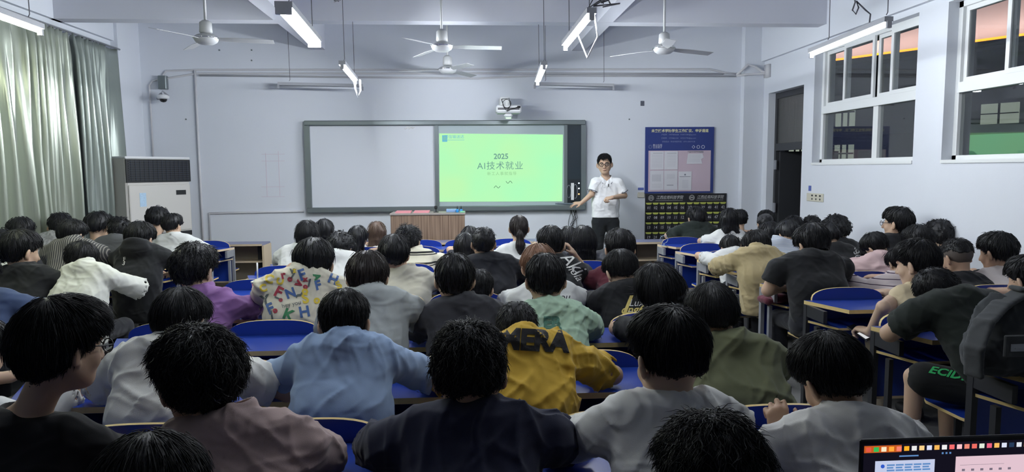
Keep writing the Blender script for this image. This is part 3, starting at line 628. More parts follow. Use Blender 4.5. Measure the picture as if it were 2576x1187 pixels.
def desk_row(bank, k, full=True, far=False):
    x0, n, sg = BANKS[bank]; y = (ROWY[bank][k] if k >= 0 else ROWY['C'][0]-.76*(-k))
    xs = [x0+sg*PIT_*i for i in range(n)]; xa, xb = min(xs)-.30, max(xs)+.30
    nth = {'L': 'left bank by the curtain', 'C': 'middle bank', 'R': 'right bank by the windows'}[bank]
    pos = ['first', 'second', 'third', 'fourth', 'fifth', 'sixth', 'seventh', 'eighth', 'ninth']
    lab = 'blue fixed desk row, %s from the front in the %s' % (pos[8-k] if k >= 0 else {-1: 'tenth', -2: 'eleventh'}[k], nth)
    e = empty('lecture_desk', ((xa+xb)/2, y, 0), lab, 'desk', 'fixed blue lecture desks'); cx = (xa+xb)/2
    g = G().prism([(xa-cx, -.022), (xa-cx+.12, -.36), (xb-cx-.12, -.36), (xb-cx, -.022)], DZ-.024, DZ, 'z', 0, 1); g.obj('desktop', [BLUE, EDGE if y < 7 else EDGEP], e)
    g = G().prism([(xa-cx, -.022), (xa-cx+.09, -.30), (xb-cx-.09, -.30), (xb-cx, -.022)], .60, .615, 'z', 0, 1); g.obj('book_shelf', [BLUE, EDGE if y < 7 else EDGEP], e)
    G().box(xa-cx+.01, xb-cx-.01, -.022, -.019, .34, DZ-.024).box(xa-cx+.02, xb-cx-.02, -.024, -.018, .325, .34, 1).obj('modesty_panel', [BLUE, EDGEP], e)
    for x in (xa-cx+.012, xb-cx-.012):
        G().box(x-.012, x+.012, -.20, -.165, 0, .60).box(x-.014, x+.014, -.06, -.022, 0, DZ-.024).box(x-.012, x+.012, -.28, -.06, DZ-.10, DZ-.024).obj('side_frame', STEEL if y > 4.6 else BLACKSTEEL, e)
    for x in xs:
        make_seat_back(e, x-cx)
        if full: G().prism([(px+x-cx, py) for px, py in SEATP], .425, .44, 'z', 0, 1).obj('seat', [BLUE, EDGE], e)
    for i in range(n-1):
        x = (xs[i]+xs[i+1])/2-cx; G().box(x-.02, x+.02, .0, .04, 0, .42).box(x-.02, x+.02, .04, .30, .38, .42).obj('seat_bracket', BLACKSTEEL, e)
    return e
for k in range(-2, 9): desk_row('C', k)
for k in range(0, 9): desk_row('L', k)
for k in range(1, 9): desk_row('R', k)
# front tables, no seat backs, open shelf towards the first row
def front_table(xa, xb, y, label):
    e = empty('front_table', ((xa+xb)/2, y, 0), label, 'desk', 'front tables'); w = (xb-xa)/2
    G().box(-w, w, -.36, 0, .715, .735).obj('table_top', PURPLE, e)
    G().box(-w, w, -.365, -.36, .713, .737).obj('top_edge', EDGEP, e)
    for s in (-1, 1): G().box(s*w-.012, s*w+.012, -.33, 0, 0, .715).obj('side_panel', EDGEP, e)
    G().box(-w+.012, w-.012, -.02, 0, .1, .715).obj('front_panel', TAN, e)
    G().box(-w+.012, w-.012, -.30, -.02, .50, .515).obj('shelf', EDGEP, e)
    n = max(1, int(w/.4))
    for i in range(n+1):
        x = -w+.10+(2*w-.2)*i/n; G().box(x-.02, x+.02, -.14, -.10, 0, .713).obj('leg', BLACKSTEEL, e)
front_table(-4.2, -2.50, 9.05, 'front table left of the podium with open shelf and pale end panel')
front_table(-1.95, 1.35, 8.90, 'long front table before the podium, behind the middle bank')
front_table(2.0, 3.9, 8.62, 'front table on the right below the numbered pouch chart')
# ------------------------------------------------------------------ people: distance-field sculpting
nrm = lambda v: np.asarray(v, float)/(np.linalg.norm(v)+1e-9)
V3 = lambda *a: np.array(a, float)
class Sdf:
    def __init__(s, lo, hi, h):
        s.h = h; s.lo = np.array(lo, float)-2*h; s.n = np.ceil((np.array(hi)-s.lo)/h).astype(int)+3
        s.D = np.full(s.n, .5, np.float32)
    def block(s, lo, hi):
        a = np.maximum(np.floor((np.array(lo)-s.lo)/s.h).astype(int), 0); b = np.minimum(np.ceil((np.array(hi)-s.lo)/s.h).astype(int)+1, s.n)
        if np.any(b <= a): return None
        ax = [s.lo[i]+s.h*np.arange(a[i], b[i]) for i in range(3)]
        P = np.stack(np.meshgrid(*ax, indexing='ij'), -1).astype(np.float32)
        return tuple(slice(a[i], b[i]) for i in range(3)), P
    def join(s, sl, d, k):
        D = s.D[sl]
        if k <= 0: s.D[sl] = np.minimum(D, d); return
        h = np.clip(.5+.5*(D-d)/k, 0, 1); s.D[sl] = D*(1-h)+d*h-k*h*(1-h)
    def cut(s, sl, d, k):
        D = s.D[sl]; h = np.clip(.5-.5*(D+d)/k, 0, 1); s.D[sl] = D*(1-h)-d*h+k*h*(1-h)
    def _cap(s, P, a, b, ra, rb):
        v = b-a; t = np.clip(((P-a)@v)/(v@v+1e-9), 0, 1); q = P-a-t[..., None]*v
        return np.linalg.norm(q, axis=-1)-(ra+(rb-ra)*t)
    def cap(s, a, b, ra, rb=None, k=.02, sub=False):
        a, b = np.asarray(a, np.float32), np.asarray(b, np.float32); rb = ra if rb is None else rb; m = max(ra, rb)+k+3*s.h
        r = s.block(np.minimum(a, b)-m, np.maximum(a, b)+m)
        if r: (s.cut if sub else s.join)(r[0], s._cap(r[1], a, b, ra, rb), k)
    def slab(s, a, b, L, w0, w1, r0, r1, k=.03):
        a, b, L = [np.asarray(x, np.float32) for x in (a, b, L)]; m = max(r0, r1)+max(w0, w1)+k+3*s.h
        r = s.block(np.minimum(a, b)-m, np.maximum(a, b)+m)
        if not r: return
        P = r[1]; v = b-a; t = np.clip(((P-a)@v)/(v@v), 0, 1); q = P-a-t[..., None]*v; u = q@L; w = w0+(w1-w0)*t
        q = q-np.clip(u, -w, w)[..., None]*L
        s.join(r[0], np.linalg.norm(q, axis=-1)-(r0+(r1-r0)*t), k)
    def ell(s, c, rad, R=None, k=.02, sub=False):
        c = np.asarray(c, np.float32); rad = np.asarray(rad, np.float32); m = rad.max()+k+3*s.h; r = s.block(c-m, c+m)
        if not r: return
        q = r[1]-c
        if R is not None: q = q@np.asarray(R, np.float32)
        l = np.linalg.norm(q/rad, axis=-1); l2 = np.linalg.norm(q/(rad*rad), axis=-1)
        d = l*(l-1)/np.maximum(l2, 1e-6)
        (s.cut if sub else s.join)(r[0], d, k)
    def torus(s, c, axis, R, rr, k=.006, sq=1.):
        c = np.asarray(c, np.float32); ax = nrm(axis).astype(np.float32); m = R+rr+k+3*s.h; r = s.block(c-m, c+m)
        if not r: return
        q = r[1]-c; hgt = q@ax; rad = np.linalg.norm(q-hgt[..., None]*ax, axis=-1)
        s.join(r[0], np.sqrt((rad-R)**2+(hgt*sq)**2)-rr, k)
    def below(s, z, k=.01):          # keep what is above height z
        P = s.lo[2]+s.h*np.arange(s.n[2]); d = (z-P).astype(np.float32)[None, None, :]; s.D = np.maximum(s.D, d+np.zeros_like(s.D))
    def grid(s):
        return np.stack(np.meshgrid(*[s.lo[i]+s.h*np.arange(s.n[i]) for i in range(3)], indexing='ij'), -1).astype(np.float32)
    def wrinkle(s, amp, seed, freq=1., dirs=7, aniso=None):
        m = np.abs(s.D) < .03; idx = np.nonzero(m)
        if not len(idx[0]): return
        P = np.stack([s.lo[i]+s.h*idx[i] for i in range(3)], -1); rng = np.random.default_rng(seed); d = np.zeros(len(P))
        W = P+.02*np.sin(P[:, [1, 2, 0]]*17+rng.uniform(0, 6, 3))+.012*np.sin(P[:, [2, 0, 1]]*31+rng.uniform(0, 6, 3))
        for j in range(dirs):
            v = rng.normal(0, 1, 3)*(aniso if aniso is not None else (1, .6, .8)); v = v/np.linalg.norm(v); f = freq*rng.uniform(20, 64)
            env = np.clip(.25+.75*np.sin(P@rng.normal(0, 10, 3)+rng.uniform(0, 6)), 0, 1)
            r_ = np.sqrt(np.sin(W@v*f+rng.uniform(0, 6))**2+.01)-.1; d += 1.1*env*(1-r_)**3.2*(40/f)**.7
        s.D[idx] += ((.30-d*.55)*amp).astype(np.float32)
    def mesh(s):
        D = s.D; S = D < 0; nx, ny, nz = D.shape
        c = S[:-1, :-1, :-1].astype(np.int8); cnt = np.zeros_like(c)
        for dx in (0, 1):
            for dy in (0, 1):
                for dz in (0, 1): cnt += S[dx:nx-1+dx, dy:ny-1+dy, dz:nz-1+dz]
        act = (cnt > 0) & (cnt < 8); I, J, K = np.nonzero(act); N = len(I)
        if N == 0: return np.zeros((0, 3)), np.zeros((0, 4), int)
        corner = {}
        for dx in (0, 1):
            for dy in (0, 1):
                for dz in (0, 1): corner[(dx, dy, dz)] = D[I+dx, J+dy, K+dz]
        acc = np.zeros((N, 3)); n = np.zeros(N)
        for ax in range(3):
            o = [i for i in range(3) if i != ax]
            for u in (0, 1):
                for v in (0, 1):
                    a = [0, 0, 0]; a[o[0]] = u; a[o[1]] = v; b = list(a); b[ax] = 1
                    da, db = corner[tuple(a)], corner[tuple(b)]; m = (da < 0) != (db < 0)
                    t = np.where(m, da/np.where(m, da-db, 1), 0); p = np.zeros((N, 3)); p[:, o[0]] = u; p[:, o[1]] = v; p[:, ax] = t
                    acc += p*m[:, None]; n += m
        V = (np.stack([I, J, K], -1)+acc/n[:, None])*s.h+s.lo
        ix = np.full(act.shape, -1, np.int32); ix[I, J, K] = np.arange(N); Q = []
        for ax in range(3):
            A = S; sl0 = [slice(None)]*3; sl1 = [slice(None)]*3; sl0[ax] = slice(0, -1); sl1[ax] = slice(1, None)
            d = A[tuple(sl0)] != A[tuple(sl1)]; e = np.array(np.nonzero(d)); o = [i for i in range(3) if i != ax]
            ok = (e[o[0]] >= 1) & (e[o[1]] >= 1) & (e[o[0]] < act.shape[o[0]]) & (e[o[1]] < act.shape[o[1]]); e = e[:, ok]
            def cell(u, v):
                q = [e[0].copy(), e[1].copy(), e[2].copy()]; q[o[0]] -= u; q[o[1]] -= v; return ix[q[0], q[1], q[2]]
            quad = np.stack([cell(1, 1), cell(0, 1), cell(0, 0), cell(1, 0)], -1)
            neg = A[e[0], e[1], e[2]]
            if ax == 1: neg = ~neg
            quad[~neg] = quad[~neg][:, ::-1]; Q.append(quad)
        Q = np.concatenate(Q); Q = Q[(Q >= 0).all(1)]
        return V, Q
    def obj(s, name, m, parent):
        V, Q = s.mesh(); return mk(name, V, Q, m, parent, True)
def normals(V, Q):
    n = np.cross(V[Q[:, 2]]-V[Q[:, 0]], V[Q[:, 3]]-V[Q[:, 1]]); N = np.zeros_like(V)
    for i in range(4): np.add.at(N, Q[:, i], n)
    return N/(np.linalg.norm(N, axis=1, keepdims=True)+1e-9)
def rotm(yaw, pitch, roll):
    """head frame: columns = right, forward, up; yaw + turns to the right, pitch + bows, roll + tips to the right"""
    y, p, r = map(math.radians, (yaw, pitch, roll))
    Rz = np.array([[math.cos(y), math.sin(y), 0], [-math.sin(y), math.cos(y), 0], [0, 0, 1]])
    Rx = np.array([[1, 0, 0], [0, math.cos(p), math.sin(p)], [0, -math.sin(p), math.cos(p)]])
    Ry = np.array([[math.cos(r), 0, math.sin(r)], [0, 1, 0], [-math.sin(r), 0, math.cos(r)]])
    return Rz@Rx@Ry
def hand(S, W, d, n, curl, sc=1., side=1, k=.006):
    """palm with five fingers: d along the palm, n the palm's back, curl in 0..1, side = thumb side"""
    d, n = nrm(d), nrm(n); n = nrm(n-d*(n@d)); x = np.cross(d, n)*side
    S.cap(W, W+d*.03*sc, .026*sc, .024*sc, .012)
    R = np.stack([x, d, n], -1); S.ell(W+d*.050*sc, V3(.040, .050, .016)*sc, R, .012)
    for i, (o, ln) in enumerate(((-.029, .060), (-.010, .078), (.010, .084), (.029, .074))):
        a = W+d*(.088-.006*abs(i-2))*sc+x*o*sc; c = curl*(1.15-.08*i)+.12
        d1 = nrm(d*math.cos(c*.9)-n*math.sin(c*.9)+x*(i-1.5)*.05); b = a+d1*ln*.48*sc
        d2 = nrm(d*math.cos(c*1.9)-n*math.sin(c*1.9)); e = b+d2*ln*.32*sc; d3 = nrm(d*math.cos(c*2.7)-n*math.sin(c*2.7)); f = e+d3*ln*.22*sc
        S.cap(a, b, .0092*sc, .0085*sc, k); S.cap(b, e, .0085*sc, .0078*sc, .003); S.cap(e, f, .0078*sc, .0068*sc, .003)
    a = W+d*.022*sc+x*.030*sc; b = a+nrm(x*.75+d*.7-n*.25)*.040*sc; e = b+nrm(x*.15+d*.9-n*(.3+.5*curl))*.032*sc
    S.cap(a, b, .0125*sc, .0105*sc, .01); S.cap(b, e, .0105*sc, .008*sc, .003)
def head_sdf(S, C, R, s, face=False, sm=1.):
    q = lambda x, y, z: C+R@(V3(x, y, z)*s)
    S.ell(q(0, -.012, .028), V3(.078, .098, .092)*s, R, .02)
    S.ell(q(0, .028, -.035), V3(.063, .066, .082)*s, R, .03)
    S.cap(q(0, .045, -.088), q(0, .062, -.092), .026*s, .022*s, .03)                 # jaw, chin
    for sg in (-1, 1):
        S.cap(q(sg*.052, .0, -.050), q(sg*.022, .058, -.092), .022*s, .018*s, .025)
        S.ell(q(sg*.040, .062, -.035), V3(.022, .020, .022)*s, R, .02)             # cheek
        Re = R@rotm(0, 8, 0)@rotm(-sg*38, 0, 0)
        S.ell(q(sg*.092, -.008, -.012), V3(.009, .020, .034)*s, Re, .004)          # ear
        S.ell(q(sg*.103, .001, -.008), V3(.006, .010, .018)*s, Re, .003, sub=True)
        S.ell(q(sg*.078, .002, -.038), V3(.010, .010, .012)*s, Re, .005)
    S.cap(q(0, .086, .012), q(0, .108, -.030), .009*s, .013*s, .012)                # nose
    if face:
        for sg in (-1, 1):
            S.ell(q(sg*.014, .098, -.034), V3(.009, .010, .007)*s, R, .006)
            S.ell(q(sg*.032, .096, .004), V3(.019, .014, .011)*s, R, .008, sub=True)
            S.cap(q(sg*.016, .089, .024), q(sg*.048, .078, .026), .007*s, .006*s, .01)
        S.ell(q(0, .089, -.062), V3(.024, .010, .006)*s, R, .005); S.ell(q(0, .087, -.073), V3(.021, .010, .007)*s, R, .005)
def head_hair(P, C, R, s, style, m, near, seed, vol=0., nape=None, front=0.):
    """cap + locks; built in world orientation about C"""
    rng = np.random.default_rng(seed); h = (.0055 if near > 1 else .0075 if near else .010)
    dn = V3(0, 0, -1); q = lambda x, y, z: C+R@(V3(x, y, z)*s)
    lo, hi = C-.17*s-vol, C+.17*s+vol
    if style in ('long', 'longdown'): lo = lo-V3(.05, .12, .34)
    if style == 'pony': lo = lo-V3(.04, .10, .24)
    S = Sdf(lo, hi, h)
    cc = q(0, -.014, .032)
    S.ell(q(0, -.012, .028), V3(.078, .098, .092)*s, R, .02); S.ell(q(0, -.040, -.010), V3(.066, .066, .070)*s, R, .03)
    S.cap(q(0, -.030, -.03), q(0, -.050, -.11), .050*s, .046*s, .02)
    if style in ('bowl', 'short', 'curly', 'wavy', 'spiky'): S.ell(q(0, .040, .050), V3(.072, .056, .060)*s, R, .03)
    g = S.grid(); L = (g-C)@R/s                                     # head-local coordinates
    np_ = {'bowl': -.055, 'wavy': -.070, 'curly': -.066, 'spiky': -.070, 'fade': .012, 'crop': -.062, 'short': -.074, 'long': -.10, 'longdown': -.10, 'pony': -.080}.get(style, -.07) if nape is None else nape
    sd = {'bowl': -.014, 'fade': .030, 'long': -.06, 'longdown': -.07, 'crop': .010}.get(style, .000)
    hl = np.interp(L[..., 1], [-.12, -.075, -.040, .010, .034, .052, .075], [np_, np_+.002, np_+.026, sd+.004, sd+.006+front*.6, .030+front, .052+front])
    hl = hl+.005*np.sin(L[..., 0]*70+seed)+.003*np.sin(L[..., 0]*160+seed*2)
    tmax = {'bowl': .023, 'wavy': .027, 'curly': .032, 'spiky': .020, 'fade': .011, 'long': .019, 'longdown': .020, 'pony': .012, 'crop': .010, 'short': .021}.get(style, .02)+vol
    tmin = {'bowl': .012, 'curly': .014, 'wavy': .007, 'long': .014, 'longdown': .014}.get(style, .004)
    u_ = np.clip((L[..., 2]-hl)/(.125 if style in ('short', 'crop', 'wavy', 'spiky') else .085), 0, 1); u_ = u_*u_*(3-2*u_)
    S.D -= ((tmin+(tmax-tmin)*u_)*s).astype(np.float32)
    d = (hl-L[..., 2]).astype(np.float32)*s; k = .006; hh = np.clip(.5-.5*(S.D-d)/k, 0, 1); S.D = S.D*(1-hh)+d*hh+k*hh*(1-hh)
    if style in ('curly', 'wavy', 'spiky'): S.D += (.006*s*np.sin(L[..., 0]*38+seed)*np.sin(L[..., 1]*34+seed*2)*np.sin(L[..., 2]*36+seed)).astype(np.float32)
    amp = {'wavy': .005, 'curly': .0065, 'spiky': .005, 'bowl': .0012, 'fade': .0010, 'crop': .0010}.get(style, .0022)
    a = np.arctan2(L[..., 0], -(L[..., 1]+.03)); rr = np.hypot(L[..., 0], L[..., 1]+.03)
    S.D += (amp*s*(.6*np.sin(a*23+L[..., 2]*40+seed)+.4*np.sin(a*11-L[..., 2]*60+seed*3)*np.sin(rr*90+seed))).astype(np.float32)
    if style in ('long', 'longdown'):
        b0 = q(0, -.055, .0); b1 = b0+dn*(.30 if style == 'longdown' else .23)*s+R@V3(0, -.035, 0); Lx = nrm(R[:, 0]*[1, 1, .2])
        S.slab(b0, b1, Lx, .055*s, .070*s, .050*s, .028*s, .03)
        for sg in (-1, 1): S.cap(q(sg*.070, .0, -.01), q(sg*.074, .0, -.01)+dn*.19*s, .026*s, .016*s, .02)
    if style == 'pony':
        t0 = q(0, -.105, -.035); S.cap(q(0, -.085, -.01), t0, .035*s, .018*s, .03); t1 = t0+R@V3(0, -.045, -.03); S.cap(t0, t1, .017*s, .026*s, .01); S.cap(t1, t1+dn*.10*s, .030*s, .040*s, .02); S.cap(t1+dn*.10*s, t1+dn*.20*s, .040*s, .012*s, .02)
    V, Q = S.mesh()
    if len(V) == 0: return None
    N = normals(V, Q)
    if np.mean(np.sum(N*(V-C), 1)) < 0: N = -N
    # locks
    nl = {3: 7500, 2: 3600, 1: 1500, 0: 420}[near]
    if style in ('fade', 'crop', 'pony'): nl = int(nl*.6)
    r0 = {3: .0011, 2: .0014, 1: .0020, 0: .0034}[near]*s
    idx = rng.integers(0, len(V), nl); p = V[idx]+rng.normal(0, h*.5, (nl, 3)); n = N[idx]
    Wc = q(0, -.055, .12); away = p-Wc
    lp = (p-C)@R/s
    low = lp[:, 2] < -.12
    fl = nrm(R[:, 1]*.35+dn)                                         # front hair falls forwards
    away = away/(np.linalg.norm(away, axis=1, keepdims=True)+1e-9)
    dvec = away+dn*.5+np.where((lp[:, 1] > .02)[:, None], R[:, 1]*.5, 0)
    if style in ('long', 'longdown', 'pony'): dvec = away*.35+dn
    dvec += rng.normal(0, {'curly': .8, 'wavy': .42, 'spiky': .45, 'bowl': .07, 'short': .13}.get(style, .10), (nl, 3))
    t = dvec-n*np.sum(dvec*n, 1, keepdims=True); t /= np.linalg.norm(t, axis=1, keepdims=True)+1e-9
    Ln = {'wavy': .046, 'curly': .036, 'spiky': .036, 'bowl': .050, 'fade': .012, 'crop': .014, 'short': .040, 'long': .09, 'longdown': .10, 'pony': .05}.get(style, .035)*s*rng.uniform(.6, 1.15, nl)
    lift = {'wavy': .12, 'curly': .20, 'spiky': .5, 'fade': .5, 'crop': .35, 'bowl': .02, 'short': .06, 'long': .03, 'pony': .02}.get(style, .1)*rng.uniform(.3, 1.5, nl)
    rimf = np.clip((lp[:, 2]-np.interp(lp[:, 1], [-.1, -.03, .01, .05], [np_, np_, sd, .03]))/.05, .15, 1.)
    if style in ('short', 'bowl'): lift = np.where(rng.random(nl) < .03, lift+.22, lift)
    if style not in ('long', 'longdown', 'pony'): Ln = Ln*rimf
    nseg = 4 if near else 3
    P_ = []; rs = []
    curlp = rng.uniform(0, 6.28, nl); bb = np.cross(n, t)
    for j in range(nseg+1):
        u = j/nseg
        x = p+t*(Ln*u)[:, None]+n*(Ln*lift*u)[:, None]-n*(Ln*Ln*u*u*(3.2 if style not in ('spiky',) else .6))[:, None]+dn*(Ln*(.12 if style != 'spiky' else 0)*u*u)[:, None]
        if style in ('curly', 'wavy'):
            x = x+(n*np.sin(curlp+u*5)[:, None]+bb*np.cos(curlp+u*5)[:, None])*((.006 if style == 'curly' else .0035)*s*min(1, u*2))
        P_.append(x); rs.append(r0*(1-u)**.6+r0*.12)
    k3 = 3; W = np.zeros((nl, nseg+1, k3, 3))
    for j in range(nseg+1):
        for c in range(k3):
            a_ = 2*math.pi*c/k3; W[:, j, c] = P_[j]+rs[j]*(math.cos(a_)*n+math.sin(a_)*bb*1.3)
    base = len(V); ids = base+np.arange(nl*(nseg+1)*k3).reshape(nl, nseg+1, k3); LQ = []
    for j in range(nseg):
        for c in range(k3):
            c2 = (c+1) % k3; LQ.append(np.stack([ids[:, j, c], ids[:, j, c2], ids[:, j+1, c2], ids[:, j+1, c]], -1))
    V = np.concatenate([V, W.reshape(-1, 3)]); Q = np.concatenate([Q]+LQ)
    return mk('hair', V, Q, m, P, True)
def text_print(parent, shirt, body, x, z, size, m, name='print', rot=0., sx=1., plane=0., eye=(0, -2, .5), bold=0., shear=0., spacing=1., maxe=.012, tfm=None, V=None, Fc=None):
    """writing laid on the back of a garment: cast forwards (+y) onto it"""
    if V is None: V, Fc = text_mesh(body, size, spacing, bold, shear, res=3)
    bm = bmesh.new(); vs_ = [bm.verts.new((v[0]*sx, v[1], 0)) for v in V]
    for f in Fc:
        try: bm.faces.new([vs_[i] for i in f])
        except Exception: pass
    bmesh.ops.triangulate(bm, faces=bm.faces[:])
    for _ in range(6):
        es = [e for e in bm.edges if e.calc_length() > maxe]
        if not es: break
        bmesh.ops.subdivide_edges(bm, edges=es, cuts=1); bmesh.ops.triangulate(bm, faces=[f for f in bm.faces if len(f.verts) > 3])
    me = shirt.data; co = np.empty(len(me.vertices)*3, np.float32); me.vertices.foreach_get('co', co); co = co.reshape(-1, 3)
    pv = np.empty(len(me.polygons)*4, np.int32); me.polygons.foreach_get('vertices', pv)
    bvh = BVHTree.FromPolygons(co.tolist(), pv.reshape(-1, 4).tolist())
    c, s_ = math.cos(rot), math.sin(rot); out = []; ok = {}
    for v in bm.verts:
        xx = x+v.co.x*c-v.co.y*s_; zz = z+v.co.x*s_+v.co.y*c
        o0 = Vector(eye); dd = (Vector((xx, plane, zz))-o0).normalized()
        loc, nn, _, _ = bvh.ray_cast(o0, dd)
        if loc is None: ok[v.index] = False; v.co = (xx, 0, zz); v.tag = False
        else: v.co = loc-dd*.0035; v.tag = True
    bad = [v for v in bm.verts if not v.tag]; bmesh.ops.delete(bm, geom=bad, context='VERTS')
    me2 = bpy.data.meshes.new(name); bm.to_mesh(me2); bm.free(); me2.materials.append(m)
    o = bpy.data.objects.new(name, me2); COL.objects.link(o); o.parent = shirt; return o
def glasses(P, C, R, s, m, th=1.):
    q = lambda x, y, z: C+R@(V3(x, y, z)*s); g = G()
    for sg in (-1, 1):
        g.tube([q(sg*.034+.025*math.cos(t), .108, .004+.020*math.sin(t)) for t in np.linspace(0, 6.2832, 20)], .0022*s*th, 5)
        g.tube([q(sg*.060, .105, .010), q(sg*.080, .06, .010), q(sg*.084, -.005, .010), q(sg*.086, -.025, -.012)], .0020*s, 5)
    g.tube([q(-.010, .110, .008), q(.010, .110, .008)], .002*s, 5)
    return g.obj('glasses', m, P, True)
# ------------------------------------------------------------------ one builder for every person
def person(label, px, py, hw, row, bank='C', col=None, cx=None, colour=('w', (.6, .6, .6)), hair='short', hc=None, yaw=0, pitch=28, roll=0, lean=.42, nk=.11, sleeve=.72,
           sw=.170, build=1., arms='desk', longs=False, seed=None, near=None, skin=0, wr=.004, shirt_mat=None, pants=None, ty=0., hood=False, glass=False, extra=None, vol=0., nape=None,
           hs=None, tank=False, armL=None, armR=None, shz=0., Yabs=None, seat_dx=0., knee=None, pan_m=None, curlL=.5, curlR=.5, loose=.0, hy=None, legs=None, shorts=False):
    t0 = time.time()
    seed = int(px*7+py) if seed is None else seed; rng = np.random.default_rng(seed)
    Yr = Yabs if Yabs is not None else (ROWY[bank][row] if row >= 0 else ROWY['C'][0]-.76*(-row))
    Yh = Yr+lean if hy is None else hy
    T = at(px, py, Yh); w = np.linalg.norm(at(px+hw/2, py, Yh)-at(px-hw/2, py, Yh)); s = float(np.clip(w/.212, .88, 1.12)) if hs is None else hs
    if near is None: near = 2 if Yh < 3 else 1 if Yh < 5 else 0
    R = rotm(yaw, pitch, roll); top = .128+vol
    tm = {'bowl': .023, 'wavy': .029, 'curly': .034, 'spiky': .026, 'fade': .013, 'crop': .012, 'pony': .012}.get(hair, .021)+vol
    v_ = nrm(T-V3(0, 0, EYE)); n_ = nrm(V3(0, 0, 1)-v_*v_[2]); er = V3(.078+tm, .098+tm, .092+tm)*s
    ext = math.sqrt(sum((er[i]*float(R[:, i]@n_))**2 for i in range(3))); oc = R@V3(0, -.012, .028)*s
    C = V3(T[0], T[1], 0); C[2] = (n_@T-ext-n_@oc-n_[0]*C[0]-n_[1]*C[1])/n_[2]
    # neck base (C7)
    if col is not None:
        nb = at(cx if cx is not None else px, col, Yh-nk)-V3(0, 0, .005)
    else: nb = V3(C[0], Yh-nk, C[2]-.175*s+.0*pitch)
    ox, oy = nb[0]+seat_dx, Yr+.19
    O = V3(ox, oy, 0); C = C-O; nb = nb-O
    P = empty('person', O, label, 'person', 'people seated at the desks')
    h = {3: .006, 2: .007, 1: .009, 0: .0125}[near]
    if near == 1 and (armL or armR): h = .007
    sk = SKIN[skin]; Ly = nrm(V3(math.cos(math.radians(ty)), -math.sin(math.radians(ty)), 0)); Fy = V3(-Ly[1], Ly[0], 0)
    p0 = V3(0, -.02, .545); U = nb+Fy*.035+V3(0, 0, -.085); mid = p0*.45+U*.55-Fy*.045
    swb = sw*build
    SL = nb-Ly*swb+Fy*.055+V3(0, 0, -.115+shz); SR = nb+Ly*swb+Fy*.055+V3(0, 0, -.115-shz)
    def armpose(Sh, sg, spec):
        if spec is None: spec = arms
        if spec == 'desk':
            el = Sh+Ly*sg*.065+Fy*.19; el[2] = DZ+.048; d = el-Sh; el = Sh+nrm(d)*min(max(np.linalg.norm(d), .25), .31); el[2] = max(el[2], DZ+.045)
            wr_ = el+nrm(Fy*.75-Ly*sg*.62)*.24; wr_[2] = DZ+.035; return el, wr_, nrm(Fy-Ly*sg*.5), V3(0, 0, 1)
        if spec == 'wide':
            el = Sh+Ly*sg*.185+Fy*.12; el[2] = DZ+.050; wr_ = el+nrm(Fy*.75-Ly*sg*.62)*.24; wr_[2] = DZ+.035; return el, wr_, nrm(Fy-Ly*sg*.5), V3(0, 0, 1)
        if spec == 'in':
            el = Sh+Ly*sg*.02+Fy*.22; el[2] = DZ+.048; wr_ = el+nrm(Fy*.6-Ly*sg*.8)*.24; wr_[2] = DZ+.035; return el, wr_, nrm(Fy*.4-Ly*sg), V3(0, 0, 1)
        if spec == 'lap':
            el = Sh+Ly*sg*.05+Fy*.05+V3(0, 0, -.27); wr_ = el+nrm(Fy*.9-Ly*sg*.35+V3(0, 0, -.25))*.24; return el, wr_, Fy, V3(0, 0, 1)
        if spec == 'head':      # hand held at the side of the head
            el = Sh+Ly*sg*.09+Fy*.18; el[2] = DZ+.10; hp = C+R@V3(sg*.098, .02, .0)*s; d = hp-el; wr_ = el+d*.72; wr_ = wr_+Ly*sg*.02; return el, wr_, nrm(hp-wr_+V3(0, 0, .06)), Ly*sg
        if spec == 'chin':
            el = Sh+Ly*sg*.07+Fy*.20; el[2] = DZ+.05; hp = C+R@V3(sg*.045, .09, -.11)*s; wr_ = el+(hp-el)*.75; return el, wr_, nrm(hp-wr_+V3(0, 0, .02)), nrm(Fy*.3+Ly*sg)
        E_, W_ = [np.array(v, float)-O for v in spec[:2]]; return E_, W_, nrm(spec[2]), nrm(spec[3])
    AL, AR = armpose(SL, -1, armL), armpose(SR, 1, armR)
    kn = knee if knee is not None else .11
    hipL, hipR = p0-Ly*.085+V3(0, .02, -.03), p0+Ly*.085+V3(0, .02, -.03)
    KL, KR = V3(-kn, .40, .50), V3(kn, .40, .50); FL, FR = V3(-kn-.01, .36, .09), V3(kn+.01, .36, .09)
    if Yabs is None and near >= 0: KL[1] = KR[1] = .37; FL[1] = FR[1] = .30
    if legs: KL, KR = [np.array(v, float)-O for v in legs[:2]]; FL, FR = [np.array(v, float)-O for v in legs[2:]]
    allp = np.array([FL-.08, FR-.08, FL+.15, FR+.15, C+.16*s, C-.16*s, SL-.1, SR+.1, AL[0], AR[0], AL[1], AR[1], AL[1]+AL[2]*.2, AR[1]+AR[2]*.2, p0-V3(.24, .16, .16), KL-.08, KR+.08])
    lo, hi = allp.min(0)-.06, allp.max(0)+.06; lo[2] = .38
    # body: one continuous skin surface (head to wrists, trunk, thighs to feet)
    S = Sdf(V3(lo[0], lo[1], .0), hi, h)
    b = build
    S.slab(p0, mid, Ly, .055*b, .060*b, .088*b, .090*b, .04); S.slab(mid, U, Ly, .060*b, .085*b, .088*b, .062*b, .04)
    hb = C+R@V3(0, -.018, -.055)*s
    S.cap(nb+V3(0, .050, -.05), hb, .049*s*(.5+.5*b), .047*s, .03)
